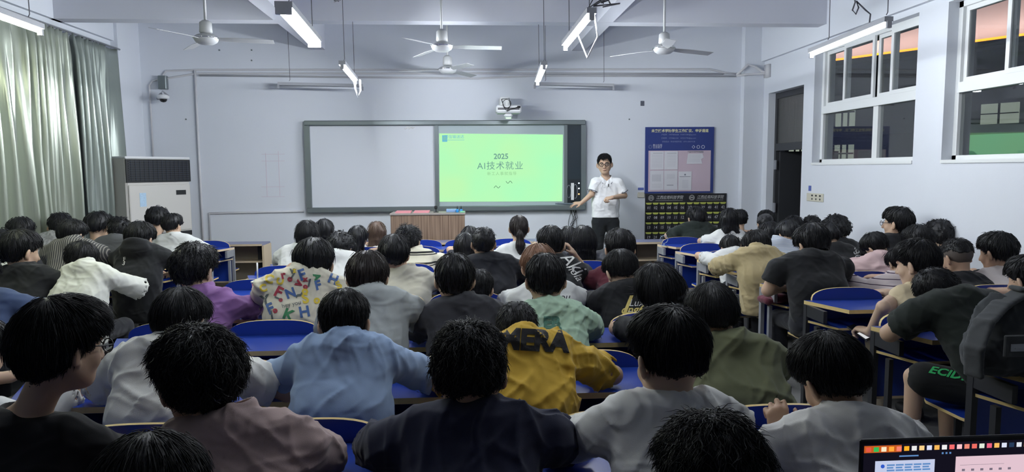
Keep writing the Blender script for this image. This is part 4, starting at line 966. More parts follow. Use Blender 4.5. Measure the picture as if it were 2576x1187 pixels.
    for Sh, A, sg in ((SL, AL, -1), (SR, AR, 1)):
        S.cap(nb+V3(0, .02, -.035), Sh, .042*b, .046*b, .04)
        S.cap(Sh, A[0], .047*b, .037*b, .02); S.cap(A[0], A[1], .037*b, .025*b, .012)
        hand(S, A[1], A[2], A[3], curlL if sg < 0 else curlR, s*.98, side=1 if sg < 0 else -1)
    head_sdf(S, C, R, s, face=near >= 2)
    for hp, K, Ft in ((hipL, KL, FL), (hipR, KR, FR)):
        S.cap(hp, K, .062, .046, .03); S.cap(K, Ft, .044, .032, .02); S.cap(Ft+V3(0, -.02, -.045), Ft+V3(0, .13, -.055), .030, .026, .02)
    body = S.obj('body', sk, P)
    # shirt
    S = Sdf(lo, np.array([hi[0], hi[1], nb[2]+.10]), h); e = .014+loose
    S.slab(p0+V3(0, 0, -.03), mid, Ly, .066*b, .064*b, .104*b+loose, .100*b+loose, .05); S.slab(mid, U, Ly, .064*b, .098*b, .100*b+loose, .082*b, .05)
    ends = []
    for Sh, A in ((SL, AL), (SR, AR)):
        if not tank: S.cap(nb+V3(0, .02, -.038), Sh, .052*b, .060*b, .045)
        else: S.cap(nb+V3(0, .02, -.038), nb+(Sh-nb)*.62, .048*b, .045*b, .03)
        if tank: continue
        if longs:
            S.cap(Sh, A[0], .064*b, .056*b, .03); E, d, r0_, r1_, rr, Ea = A[1], nrm(A[1]-A[0]), .056*b, .040*b, .033, A[0]
        else:
            E = Sh+(A[0]-Sh)*sleeve; d, r0_, r1_, rr, Ea = nrm(A[0]-Sh), .062*b, .068*b+loose, .056*b+loose, Sh
        r = S.block(np.minimum(E, Ea)-.16, np.maximum(E, Ea)+.16)
        if r:       # sleeve with a clean hem and a hollow cuff
            dd = S._cap(r[1], Ea.astype(np.float32), (E+d*.03).astype(np.float32), r0_, r1_)
            q = r[1]-E.astype(np.float32); ax = q@d.astype(np.float32); rad = np.linalg.norm(q-ax[..., None]*d.astype(np.float32), axis=-1)
            dd = np.maximum(dd, ax); dd = np.maximum(dd, -np.maximum(rad-rr, -(ax+.03)))
            S.join(r[0], dd.astype(np.float32), .03)
    S.wrinkle(wr*(1.45 if near else .8), seed, aniso=None)
    ndir = nrm(hb-nb-V3(0, .050, -.05)); cax = nrm(ndir*.5+V3(0, .1, .7)); nc = nb+V3(0, .056, -.014)
    S.cap(nc+cax*.026, nc+ndir*.14, .049*s, .056*s, .008, sub=True)
    S.torus(nc+cax*.010, cax, .0565*s, .0085, .006, .50)
    if hood:
        S.ell(nb+V3(0, -.045, -.035), V3(.115, .055, .075), None, .02); S.torus(nb+V3(0, .0, .0), V3(0, .5, 1), .075, .026, .02)
    S.below(.465)
    shirt = S.obj('shirt' if longs else 't_shirt' if not tank else 'tank_top', shirt_mat or cloth(*colour), P)
    # trousers
    tl_ = np.minimum(np.array([-.30, -.18, .06]), np.min([KL, KR, FL, FR], 0)-.10); tl_[2] = .06; S = Sdf(tl_, np.maximum(V3(.30, .52, .66), np.max([KL, KR, FL, FR], 0)+.10), .014)
    S.slab(p0+V3(0, 0, -.005), p0+V3(0, 0, .03), Ly, .075*b, .07*b, .100*b, .098*b, .03)
    for hp, K, Ft in ((hipL, KL, FL), (hipR, KR, FR)):
        if shorts: S.cap(hp+V3(0, 0, .01), hp+(K-hp)*.86, .092, .088, .03)
        else: S.cap(hp+V3(0, 0, .01), K, .080, .062, .03); S.cap(K, Ft, .062, .052, .02)
    S.D = np.maximum(S.D, (.443-S.grid()[..., 2])*(S.grid()[..., 1] < .18)-10.*(S.grid()[..., 1] >= .18))
    S.below(.085)
    tro = S.obj('shorts' if shorts else 'trousers', pan_m or cloth(*(pants or ('navyblack', (.014, .015, .02)))), P)
    for sg, Ft in ((-1, FL), (1, FR)):
        S = Sdf(Ft-V3(.07, .10, .10), Ft+V3(.07, .24, .03), .012); S.cap(Ft+V3(0, -.03, -.045), Ft+V3(0, .14, -.052), .040, .034, .02); S.cap(Ft+V3(0, -.01, -.03), Ft, .040, .042, .02); S.below(.004)
        S.obj('shoe', mat('shoe_dark', (.02, .02, .022), .6), P)
    if hair: 
        if hair == 'fade':
            S = Sdf(C-.15, C+.16, .0085); S.ell(C+R@V3(0, -.013, .026)*s, V3(.081, .100, .093)*s, R, .01)
            L_ = (S.grid()-C)@R/s; hl = np.interp(L_[..., 1], [-.1, -.03, .01, .05], [-.062, -.05, .0, .03]); S.D = np.maximum(S.D, ((hl-L_[..., 2])*s)).astype(np.float32)
            S.obj('shaved_sides', mat('stubble', (.075, .060, .052), .8), P)
        head_hair(P, C, R, s, hair if hair != 'cap' else 'crop', hc or HBLACK, near, seed, vol, nape)
    if hair == 'cap':
        S = Sdf(C-.17, C+.18, .009); S.ell(C+R@V3(0, -.008, .045)*s, V3(.093, .108, .088)*s, R, .01); S.slab(C+R@V3(0, .07, .055), C+R@V3(0, .15, .045), R[:, 0], .05, .035, .006, .006, .01)
        L_ = (S.grid()-C)@R/s; S.D = np.maximum(S.D, ((.035-L_[..., 2])*s)).astype(np.float32); S.obj('cap', cloth('capgrey', (.05, .05, .055)), P)
    if glass: glasses(P, C, R, s, mat('glasses_frame', (.02, .02, .022), .3))
    if extra: extra(P, shirt, dict(C=C, R=R, s=s, nb=nb, O=O, AL=AL, AR=AR, p0=p0, tro=tro, KL=KL, hipL=hipL, U=U, SL=SL, SR=SR))
    return P
# ------------------------------------------------------------------ prints
def PR(m, items):
    def f(P, sh, k):
        O = k['O']
        for (body, px, py, d, size, kw) in items:
            q = at(px, py, O[1]+d)-O
            kw = dict(kw); mm = kw.pop('m', m)
            text_print(P, sh, body, q[0], q[2], size, mm, plane=d, eye=V3(0, 0, EYE)-O, **kw)
    return f
INKB = cloth('print_black', (.02, .02, .022)); INKWH = cloth('print_white', (.62, .62, .60)); INKY = cloth('print_gold', (.62, .50, .16)); INKGR = cloth('print_green', (.09, .20, .15))
def animal_print(P, sh, k):
    """scattered letter-like animal shapes in five colours"""
    cols = dict(b=cloth('print_blue', (.07, .13, .30)), r=cloth('print_red', (.34, .05, .07)), g=cloth('print_leaf', (.05, .20, .09)), y=cloth('print_yellow', (.62, .47, .06)), d=cloth('print_slate', (.10, .12, .12)))
    O = k['O']
    items = [('F', 'b', 760, 692, 30, .3), ('F', 'b', 800, 718, 26, .2), ('H', 'b', 838, 703, 26, -.4), ('F', 'r', 700, 735, 30, -.5), ('N', 'b', 731, 738, 26, .3), ('C', 'y', 677, 702, 24, -.3), ('C', 'y', 705, 708, 18, 1.2),
             ('S', 'y', 768, 751, 28, .2), ('F', 'b', 680, 777, 30, .35), ('H', 'b', 766, 785, 30, .15), ('K', 'g', 725, 792, 30, -.4), ('Y', 'd', 667, 755, 26, .2), ('o', 'r', 729, 701, 16, 0), ('/', 'd', 736, 694, 16, -.3),
             ('o', 'r', 768, 720, 15, 0), ('/', 'd', 778, 712, 20, 0), ('o', 'y', 767, 731, 22, 0), ('~', 'd', 752, 741, 26, .5), ('o', 'y', 797, 754, 22, 0), ('v', 'r', 750, 712, 26, 1.), ('A', 'g', 797, 696, 18, -1.3), ('r', 'r', 712, 692, 22, .2), ('o', 'r', 692, 780, 16, 0), ('/', 'd', 684, 793, 22, .4),
             ('S', 'y', 852, 717, 22, .5), ('C', 'y', 662, 725, 20, .2), ('o', 'r', 706, 753, 12, 0), ('/', 'd', 700, 750, 16, 1.4), ('x', 'r', 768, 702, 14, 0), ('v', 'd', 735, 680, 18, 0), ('z', 'y', 740, 680, 14, 0)]
    for ch, c, px, py, sz, rot in items:
        q = at(px, py, O[1]+.05)-O; text_print(P, sh, ch, q[0], q[2], sz*.0029, cols[c], rot=rot, bold=.003, plane=.05, eye=V3(0, 0, EYE)-O)
    q = at(733, 765, O[1]+.05)-O; text_print(P, sh, 'hey you', q[0], q[2], .035, cols['d'], rot=.2, plane=.05, eye=V3(0, 0, EYE)-O)
def shorts_print(P, sh, k):
    """green word and side stripe wrapped over the thigh"""
    NEON = cloth('print_neon', (.05, .50, .15)); hp, K = k['hipL'], k['KL']; me = k['tro'].data
    co = np.array([v.co[:] for v in me.vertices]); bvh = BVHTree.FromPolygons(co.tolist(), [list(p.vertices) for p in me.polygons])
    ax = nrm(hp-K); up = nrm(V3(0, -.85, .7)-ax*(V3(0, -.85, .7)@ax)); sd = nrm(np.cross(ax, up))
    def lay(V, Fc, name, t0, a0, m):
        bm = bmesh.new(); vv = [bm.verts.new((v[0], v[1], 0)) for v in V]
        for f in Fc: bm.faces.new([vv[i] for i in f])
        bmesh.ops.triangulate(bm, faces=bm.faces[:])
        for _ in range(5):
            es = [e for e in bm.edges if e.calc_length() > .012]
            if not es: break
            bmesh.ops.subdivide_edges(bm, edges=es, cuts=1); bmesh.ops.triangulate(bm, faces=[f for f in bm.faces if len(f.verts) > 3])
        bad = []
        for v in bm.verts:
            c = K+ax*(t0+v.co.x); a = a0-v.co.y/.09; d = up*math.cos(a)+sd*math.sin(a)
            loc, _, _, _ = bvh.ray_cast(Vector(c+d*.30), Vector(-d))
            if loc is None: bad.append(v); continue
            v.co = loc+Vector(d)*.003
        bmesh.ops.delete(bm, geom=bad, context='VERTS'); m2 = bpy.data.meshes.new(name); bm.to_mesh(m2); bm.free(); m2.materials.append(m)
        o = bpy.data.objects.new(name, m2); COL.objects.link(o); o.parent = k['tro']
    V, Fc = text_mesh('ECIDIVE', .062, shear=.4, bold=.002); s_ = 1 if ax[0] > 0 else -1
    lay([(v[0], v[1]*(1 if sd[2] < 0 else -1)) for v in V] if ax[0] > 0 else [(-v[0], -v[1]) for v in V], Fc, 'print', .15, -.10 if sd[2] < 0 else .10, NEON)
    n = 24; V = [(.33+.10*r+w, .06-.20*r) for r in np.linspace(0, 1, n) for w in (-.016, .016)]
    lay(V, [(2*i, 2*i+1, 2*i+3, 2*i+2) for i in range(n-1)], 'side_stripe', 0., 0., NEON)
# ------------------------------------------------------------------ who sits where
N_ = ('navyblack', (.016, .017, .021)); BK = ('black', (.012, .013, .015)); CH_ = ('charcoal', (.035, .036, .042)); WH = ('white', (.62, .63, .62)); 
STR = ramp_mat('cloth_striped_bw', None, [(0, (.66, .63, .50)), (.50, (.02, .02, .02)), (.60, (.66, .63, .50)), (.68, (.02, .02, .02)), (.86, (.66, .63, .50))], scale=11)
STRV = ramp_mat('cloth_pinstripe', None, [(0, (.06, .06, .065)), (.70, (.30, .29, .26))], scale=62, axis='X')
STRT = ramp_mat('cloth_line_stripe', None, [(0, (.58, .50, .50)), (.86, (.04, .02, .05))], scale=26)
STRW = ramp_mat('cloth_fine_stripe', None, [(0, (.50, .53, .58)), (.7, (.16, .2, .28))], scale=90)
FLO = mat('cloth_floral', (.42, .42, .43), .9, noise=(45, .95))
C_ = 'C'; L_B = 'L'; R_B = 'R'
def hoodprint(P, sh, k):
    PR(INKWH, [('F', 313, 652, .05, .045, {}), ('3', 311, 662, .05, .05, {'rot': -.3})])(P, sh, k)
# back rows, nearest the camera
person('person bowed low at the bottom left edge, only black hair showing', 360, 1088, 330, -2, hair='short', pitch=35, lean=.42, Yabs=.72, colour=BK, near=3, hs=.86, vol=.004, sw=.16)
person('person bowed at the bottom edge in black top, black hair before the grey tee', 1800, 1030, 330, -2, hair='wavy', pitch=35, lean=.45, Yabs=.75, colour=BK, near=3, hs=.86, vol=.010, sw=.17)
person('person in black tee and round glasses, large at the lower left edge', 150, 743, 262, -1, hair='bowl', pitch=10, yaw=34, colour=BK, glass=True, Yabs=1.36, lean=.38, near=3, cx=18, col=1052, hs=.86, vol=.003, nape=-.085, nk=.04, sw=.16)
person('person in dusty pink tee, curly black hair, turned to the left', 492, 814, 262, -1, hair='wavy', pitch=16, yaw=-38, colour=('dusty_pink', (.44, .33, .315)), Yabs=1.36, lean=.42, near=3, cx=572, col=1045, hs=.93, vol=.014, nape=-.075, nk=.08, skin=1, ty=-8, sw=.165, wr=.006)
person('person in navy tee with curly black hair, centre of the nearest row', 1180, 808, 205, -1, hair='wavy', pitch=12, yaw=4, roll=-3, colour=('navy', (.024, .027, .052)), Yabs=1.50, lean=.36, near=3, cx=1182, col=1022, hs=.97, vol=.002, nape=-.045, skin=1, sw=.20, nk=.07, build=1.08, wr=.008, sleeve=.8)
person('person in pale grey tee with thick black hair, right of centre in the nearest row', 1684, 768, 210, -1, hair='short', pitch=14, yaw=-18, colour=('pale_grey', (.72, .72, .70)), Yabs=1.50, lean=.34, near=3, cx=1692, col=988, hs=1.0, vol=.006, nape=-.042, sw=.18, nk=.06, wr=.007, sleeve=.85, skin=2)
q1, q2 = at(1990, 1180, 1.86), at(1968, 1098, 1.95)
person('person in white tee bowed over with one fist raised, right of the nearest row', 2098, 833, 205, -1, hair='short', pitch=30, yaw=-14, colour=('white_warm', (.72, .71, .69)), Yabs=1.44, lean=.42, near=3, cx=2150, col=1035, hs=.93, vol=.004, nape=-.06, nk=.12, sw=.185, armL=(q1, q2, (-.15, .15, .9), (-.2, -.9, .1)), curlL=1.0, wr=.008, skin=1, sleeve=.9, roll=-8)
# row with arches at 2.24
person('person in light blue tee leaning on the desk, left of centre', 864, 726, 134, 0, hair='short', pitch=30, colour=('light_blue', (.30, .41, .60)), cx=862, col=842, lean=.40, nk=.13, nape=-.072, wr=.008, sw=.165, loose=.008, sleeve=.70, arms='wide')
person('person in white tee with floppy black hair, left of the light blue tee', 450, 722, 152, 0, hair='bowl', pitch=26, yaw=8, colour=('white_b', (.74, .74, .70)), cx=410, col=850, lean=.36, nk=.12, hs=.90, wr=.008, sw=.185, loose=.006, nape=-.060, ty=6, arms='wide', sleeve=.78)
person('person in mustard yellow tee with large black lettering on the back', 1300, 757, 128, 0, hair='crop', pitch=34, colour=('mustard', (.56, .36, .05)), cx=1318, col=838, lean=.46, nk=.16, wr=.010, nape=-.045, sw=.185, loose=.008, sleeve=.78, arms='wide', build=1.03,
       extra=PR(INKB, [('MERA', 1343, 858, .07, .105, {'bold': .006, 'sx': .95, 'rot': -.08, 'spacing': 1.0})]))
person('person in olive green tee with thick dark hair, right of centre', 1795, 710, 138, 0, hair='bowl', pitch=28, colour=('olive', (.125, .135, .075)), cx=1848, col=842, lean=.42, hs=.90, nk=.13, wr=.009, nape=-.075, sw=.18, loose=.010, ty=4, roll=-6)
person('person at the left edge, only a white sleeve showing', -60, 800, 120, 0, bank='L', hair='short', colour=WH, Yabs=2.2, near=1, sw=.2, arms='desk')
# row 1
person('person in grey tee with bowl cut, behind the light blue tee', 923, 629, 108, 1, hair='bowl', pitch=26, colour=('heather_grey', (.36, .39, .39)), cx=930, col=722, lean=.38, nk=.12, wr=.005, nape=-.068, sw=.19, sleeve=.78, loose=.008, hc=HDKBR)
person('person in black tee propped on a bare forearm, centre left', 1143, 636, 106, 1, hair='short', pitch=20, colour=CH_, cx=1165, col=745, lean=.36, nk=.10, nape=-.082, sw=.175, wr=.006, sleeve=.8, skin=2)
person('person in mint green tee with dark green print, cheek on the left hand', 1372, 636, 106, 1, hair='short', pitch=22, colour=('mint', (.40, .56, .42)), cx=1385, col=756, lean=.38, nk=.11, nape=-.080, sw=.175, armL='chin', wr=.009, loose=.008, sleeve=.80,
       extra=PR(INKGR, [('EB', 1388, 812, .05, .075, {'bold': .004}), ('S3', 1398, 836, .05, .075, {})]))
person('person in black top with long black hair leaning to the left', 1660, 660, 135, 1, hair='longdown', pitch=28, yaw=-22, roll=-22, colour=BK, cx=1700, col=772, lean=.38, nk=.12, sw=.15, hs=.98, near=2)
person('large person in black tee and green striped shorts, right by the backpack', 2362, 672, 100, 1, bank='R', hair='crop', pitch=46, yaw=-38, roll=-18, colour=('black_green', (.016, .021, .018)), cx=2440, col=735, lean=.46, nk=.17, sw=.19, build=1.2, hs=1.0, near=2, pants=('green_black', (.012, .013, .013)), wr=.005,
       armL=(at(2238, 838, 3.40), at(2335, 805, 3.56), (1, .4, 0), (0, 0, 1)), sleeve=.62, shorts=True, seat_dx=.14, legs=((2.24, 3.27, .57), (2.60, 3.55, .55), (2.20, 3.22, .09), (2.60, 3.5, .09)), extra=shorts_print)
# row 2
person('person in purple tee with tousled hair, left side', 487, 609, 104, 2, hair='wavy', pitch=20, yaw=16, colour=('purple', (.26, .13, .32)), cx=500, col=722, lean=.34, nk=.10, sw=.165, hs=1.12, loose=.008, wr=.008, nape=-.085, ty=8, skin=2)
person('person in cream shirt printed with coloured animal shapes', 787, 597, 104, 2, hair='short', pitch=30, colour=('cream_print', (.60, .57, .46)), cx=752, col=678, lean=.38, nk=.14, sw=.195, hs=1.14, vol=.008, loose=.014, longs=True, armL='head', wr=.008, nape=-.075, extra=animal_print, build=1.06)
person('person in black tee with gold script on the back', 1563, 626, 88, 2, hair='short', pitch=34, yaw=-16, colour=BK, cx=1585, col=710, lean=.36, nk=.13, sw=.175, nape=-.055, hs=1.02, skin=2, near=2, wr=.004,
       extra=PR(INKY, [('L', 1578, 771, .06, .17, {'shear': .4, 'bold': .002}), ('ong6', 1590, 779, .06, .07, {'shear': .3, 'bold': .001}), ('Lux', 1600, 762, .06, .06, {'m': INKWH, 'shear': .3}), ('EXE', 1596, 790, .06, .05, {'m': INKWH})]))
person('person with copper brown hair in white printed tee, centre', 1355, 613, 92, 2, hair='bowl', hc=HRED, pitch=30, colour=WH, cx=1380, col=705, lean=.42, nk=.13, sw=.175, hs=1.05, loose=.006, near=1,
       extra=PR(INKB, [('mom you', 1385, 748, .05, .06, {'shear': .2})]))
person('person in beige sleeveless top holding a phone low, right side', 2308, 600, 108, 2, bank='R', hair='short', pitch=14, yaw=-34, colour=('sand', (.56, .47, .31)), cx=2322, col=715, lean=.36, nk=.07, sw=.155, hs=1.10, tank=True, nape=-.075, skin=2, near=2, pan_m=None, pants=('stone', (.50, .43, .32)),
       armL=(at(2222, 772, 3.86), at(2188, 836, 4.02), (-.2, .9, .1), (0, -.3, 1)), curlL=.8)
person('person in black tee with shaved back and sides, right side', 2410, 598, 92, 3, bank='R', hair='fade', pitch=22, yaw=-14, colour=BK, cx=2432, col=690, lean=.40, nk=.10, sw=.17, build=1.12, hs=1.08, near=2, skin=1)
person('person at the right edge with dark hair and cream shirt', 2590, 640, 90, 2, bank='R', hair='short', pitch=16, yaw=-20, colour=('cream', (.58, .52, .40)), lean=.40, sw=.16, near=1, cx=2600, col=735)
person('person at the left edge in slate blue tee, only an arm showing', -55, 640, 90, 2, bank='L', hair='short', pitch=25, colour=('slate_blue', (.05, .075, .15)), cx=-50, col=725, lean=.36, sw=.18, near=1)
# row 3
person('person in black tee with chin on hand, left edge', 48, 576, 96, 3, bank='L', hair='short', pitch=14, yaw=30, colour=BK, cx=50, col=668, lean=.30, nk=.09, sw=.20, armR='chin', hs=1.1, nape=-.075, build=1.08, near=1)
person('person in white tee bowed low beside the left aisle', 200, 606, 74, 3, bank='L', hair='short', pitch=40, yaw=10, colour=('white_c', (.60, .61, .56)), cx=205, col=660, lean=.42, nk=.16, sw=.165, loose=.016, sleeve=1.0, near=1, ty=10, wr=.006)
person('person at the left edge with dark hair and white collar', -2, 575, 70, 4, bank='L', hair='short', pitch=24, yaw=10, colour=WH, lean=.40, cx=-6, col=652)
person('person in beige shirt left of centre, below the striped tee', 990, 588, 80, 3, hair='bowl', pitch=24, colour=('beige', (.52, .50, .41)), cx=1022, col=672, lean=.36, nk=.10, sw=.165, longs=True, nape=-.085, near=1, hs=1.05, hc=HBLACK, wr=.005)
person('person in black tee with round head, centre, ears showing', 1216, 570, 66, 3, hair='crop', pitch=16, colour=N_, cx=1232, col=640, lean=.34, nk=.08, sw=.185, nape=-.075, near=1, vol=.008, build=1.08)
person('small dark head peeking right of the black tee, centre', 1204, 677, 34, 2, hair='short', pitch=36, yaw=10, colour=CH_, lean=.50, nk=.12, sw=.15, near=1, hs=.92, arms='lap')
person('person in black tee with white script, hands to the head', 1385, 567, 74, 3, hair='short', pitch=26, colour=BK, cx=1400, col=645, lean=.44, nk=.12, sw=.17, armL='head', armR='head', near=1, hs=1.02,
       extra=PR(INKWH, [('Aki', 1437, 660, .03, .13, {'shear': .4, 'rot': -.8}), ('hola', 1445, 684, .03, .08, {'shear': .4, 'rot': -.9})]))
person('person in maroon long sleeved top, right of centre', 1559, 574, 78, 3, hair='short', pitch=22, yaw=0, colour=('maroon', (.085, .018, .028)), cx=1560, col=665, lean=.42, nk=.10, sw=.195, longs=True, near=1, hs=1.08, vol=.006, loose=.008)
person('broad person in black tee on the right bank, elbow on the desk', 2046, 560, 92, 3, bank='R', hair='short', pitch=34, yaw=-12, colour=('off_black', (.016, .017, .019)), cx=2050, col=636, lean=.40, nk=.14, sw=.195, build=1.2, near=1, hs=1.12, sleeve=.6, armL=(at(1932, 730, 4.80), at(1995, 716, 4.98), (1, .3, 0), (0, 0, 1)), nape=-.07, vol=.006)
person('person in white tee by the right wall, head turned left', 2510, 581, 84, 3, bank='R', hair='short', pitch=14, yaw=-22, colour=('blush_white', (.58, .52, .50)), cx=2530, col=672, lean=.38, nk=.08, sw=.17, near=1, nape=-.07, skin=1)
person('person leaning in line striped tee, mostly hidden on the right bank', 2268, 620, 60, 3, bank='R', hair='short', pitch=40, shirt_mat=STRT, cx=2262, col=690, lean=.46, nk=.12, sw=.17, near=1, hy=4.75, Yabs=4.30)
# row 4
person('person in black hoodie with white marks, left aisle side', 350, 556, 74, 4, bank='L', hair='short', pitch=26, yaw=14, colour=BK, cx=345, col=612, lean=.34, nk=.13, sw=.18, longs=True, hood=True, loose=.012, near=1, hs=1.05, extra=hoodprint)
person('person in dark pinstriped shirt, left bank', 178, 550, 66, 4, bank='L', hair='short', pitch=26, yaw=16, shirt_mat=STRV, cx=175, col=600, lean=.30, nk=.12, sw=.19, near=1, longs=True, nape=-.07)
person('person in white tee with yellow collar, left of centre', 855, 581, 64, 4, hair='curly', pitch=28, yaw=10, colour=WH, cx=845, col=630, lean=.36, nk=.12, sw=.165, near=0)
person('person in yellow top with long dark hair, centre', 1172, 584, 52, 4, hair='longdown', pitch=22, colour=('lemon', (.62, .55, .25)), lean=.42, sw=.14, near=0)
person('person in khaki shirt leaning over, right bank', 1905, 577, 68, 4, bank='R', hair='short', pitch=40, yaw=-10, colour=('khaki', (.38, .31, .17)), cx=1912, col=622, lean=.44, nk=.17, sw=.185, longs=False, sleeve=.95, loose=.010, near=1, build=1.05, wr=.007)
person('person in pale pink shirt bent over sideways, right bank', 2205, 583, 56, 4, bank='R', hair='short', pitch=44, yaw=-18, roll=-12, colour=('pale_pink', (.50, .36, .36)), cx=2225, col=636, lean=.42, nk=.15, sw=.165, loose=.014, near=1, longs=True, wr=.010, ty=-20)
person('person with black hair behind the sand coloured top, right bank', 2312, 564, 78, 4, bank='R', hair='short', pitch=24, colour=BK, lean=.40, sw=.17, near=1, hs=1.1, vol=.006)
# row 5
person('person in charcoal grey tee, left bank', 297, 543, 52, 5, bank='L', hair='spiky', pitch=24, yaw=-12, colour=('ash_grey', (.085, .088, .095)), cx=285, col=592, lean=.34, nk=.11, sw=.18, near=0)
person('person with dark hair and dark top at the far left by the curtain', 50, 545, 62, 5, bank='L', hair='short', pitch=22, colour=CH_, lean=.38, near=0, vol=.004)
person('person in striped cream and black tee with spiky hair, by the lectern', 1026, 565, 68, 5, hair='spiky', pitch=20, yaw=12, shirt_mat=STR, cx=1045, col=625, lean=.36, nk=.10, sw=.165, near=1, hs=1.12)
person('person in white top with long ponytail, centre', 1305, 541, 54, 5, hair='pony', pitch=8, colour=WH, cx=1300, col=612, lean=.34, nk=.08, sw=.15, near=1, hc=HDKBR)
person('person in black with long loose black hair, larger of the pair right of centre', 1467, 567, 58, 5, hair='longdown', pitch=14, colour=CH_, cx=1475, col=645, lean=.30, nk=.06, sw=.17, near=1, loose=.01, longs=True, vol=.006)
person('person in white sleeves with long black hair, left end of the middle bank', 772, 553, 54, 5, hair='longdown', pitch=18, yaw=-8, colour=WH, cx=750, col=615, lean=.34, nk=.08, sw=.17, near=1, longs=True, vol=.004)
person('person with white sleeve behind the khaki shirt, right bank', 1838, 590, 40, 5, bank='R', hair='short', pitch=40, colour=WH, cx=1850, col=625, lean=.42, sw=.16, near=0)
person('person with bent head in fine striped shirt, right bank', 1985, 552, 56, 5, bank='R', hair='bowl', pitch=34, yaw=-10, shirt_mat=STRW, cx=1965, col=600, lean=.42, nk=.12, sw=.17, near=0)
person('person in black tee with white graphic behind the broad black tee', 2085, 560, 50, 5, bank='R', hair='bowl', pitch=26, colour=BK, cx=2110, col=612, lean=.36, sw=.17, near=0, extra=PR(INKWH, [('&S', 2158, 622, .06, .11, {'rot': -1.2}), ('36', 2156, 640, .06, .08, {'rot': -1.2})]))
person('person in black tee with neat short hair by the right wall', 2366, 551, 58, 4, bank='R', Yabs=5.60, hair='curly', pitch=12, colour=BK, cx=2372, col=622, lean=.30, sw=.13, nk=.07, near=0, nape=-.07)
# row 6
person('person in white tee with dark emblem, left bank aisle side', 432, 536, 48, 6, bank='L', hair='short', pitch=20, yaw=20, colour=WH, cx=435, col=588, lean=.30, nk=.10, sw=.185, near=0, build=1.05, vol=.004, extra=PR(INKB, [('*', 429, 592, .03, .05, {})]))
person('person in black tee, left bank before the curtain', 245, 531, 58, 6, bank='L', hair='bowl', pitch=16, yaw=14, colour=BK, lean=.36, near=0, sw=.17, hs=1.12)
person('person in white floral shirt, left bank by the curtain', 150, 534, 56, 6, bank='L', hair='short', pitch=24, yaw=-16, shirt_mat=FLO, cx=135, col=582, lean=.36, near=0, sw=.16, hs=1.1)
person('person with dark bob in profile, left of the lectern', 901, 566, 46, 6, hair='long', pitch=14, yaw=40, colour=CH_, lean=.36, near=0, sw=.14)
person('second person with long black hair right of centre, partly hidden', 1432, 568, 36, 6, hair='longdown', pitch=18, colour=BK, lean=.36, near=0, sw=.14)
person('person with long dark hair behind the lemon top, centre', 1182, 567, 40, 6, hair='long', pitch=20, colour=CH_, lean=.36, near=0, sw=.14)
person('person in black with black hair leaning, right bank middle', 1938, 555, 56, 6, bank='R', hair='short', pitch=30, colour=BK, lean=.40, near=0, sw=.17)
person('person in black tee with curly black hair, right bank by the white wall', 2105, 538, 58, 6, bank='R', hair='curly', pitch=20, yaw=8, colour=BK, cx=2118, col=600, lean=.36, near=0, sw=.19, hs=1.14, vol=.006)
person('person in black tee and round glasses sitting upright by the right wall', 2258, 519, 56, 5, bank='R', hair='short', pitch=2, yaw=-38, colour=BK, cx=2262, col=585, lean=.30, nk=.04, near=1, sw=.16, glass=True, nape=-.085, hs=1.12)
# row 7
person('person with dark hair sitting tall before the air conditioner', 394, 518, 50, 7, bank='L', hair='bowl', pitch=14, colour=CH_, lean=.34, near=0, sw=.16, hs=1.12)
person('person with long dark hair near the left end of the board', 815, 549, 46, 7, hair='longdown', pitch=14, colour=CH_, lean=.34, near=0, sw=.14)
person('person with long light brown hair in white top, left of the lectern', 948, 556, 44, 7, hair='longdown', hc=HBROWN, pitch=10, colour=WH, lean=.34, near=0, sw=.14)
person('person with long black hair in white cardigan, right bank', 1833, 522, 44, 7, bank='R', hair='longdown', pitch=10, colour=WH, cx=1838, col=575, lean=.30, near=0, sw=.16, nk=.06)
person('person with dark hair bent forward behind the fine striped shirt', 1998, 541, 46, 7, bank='R', hair='short', pitch=24, colour=BK, lean=.36, near=0, sw=.16)
# row 8
person('person in black tee before the numbered pouch chart', 1751, 518, 46, 8, bank='R', hair='short', pitch=20, yaw=-16, colour=('green_black2', (.014, .020, .018)), cx=1755, col=558, lean=.34, nk=.10, near=0, sw=.19, build=1.1, hs=1.12)
person('person in black tee between the pouch chart and the door', 1861, 526, 38, 8, bank='R', hair='short', pitch=10, colour=BK, lean=.34, near=0, sw=.15, Yabs=8.1)
person('person in dark top and grey cap before the door', 1926, 535, 44, 8, bank='R', hair='cap', pitch=20, colour=BK, lean=.20, near=0, sw=.16, Yabs=7.75)
person('person with black hair nearest the door', 1928, 527, 42, 8, bank='R', hair='short', pitch=12, colour=WH, lean=.42, near=0, sw=.15, Yabs=8.15)
person('person with black hair low against the right wall beyond the door', 2043, 541, 36, 7, bank='R', hair='short', pitch=20, colour=BK, lean=.40, near=0, sw=.15, Yabs=7.3)
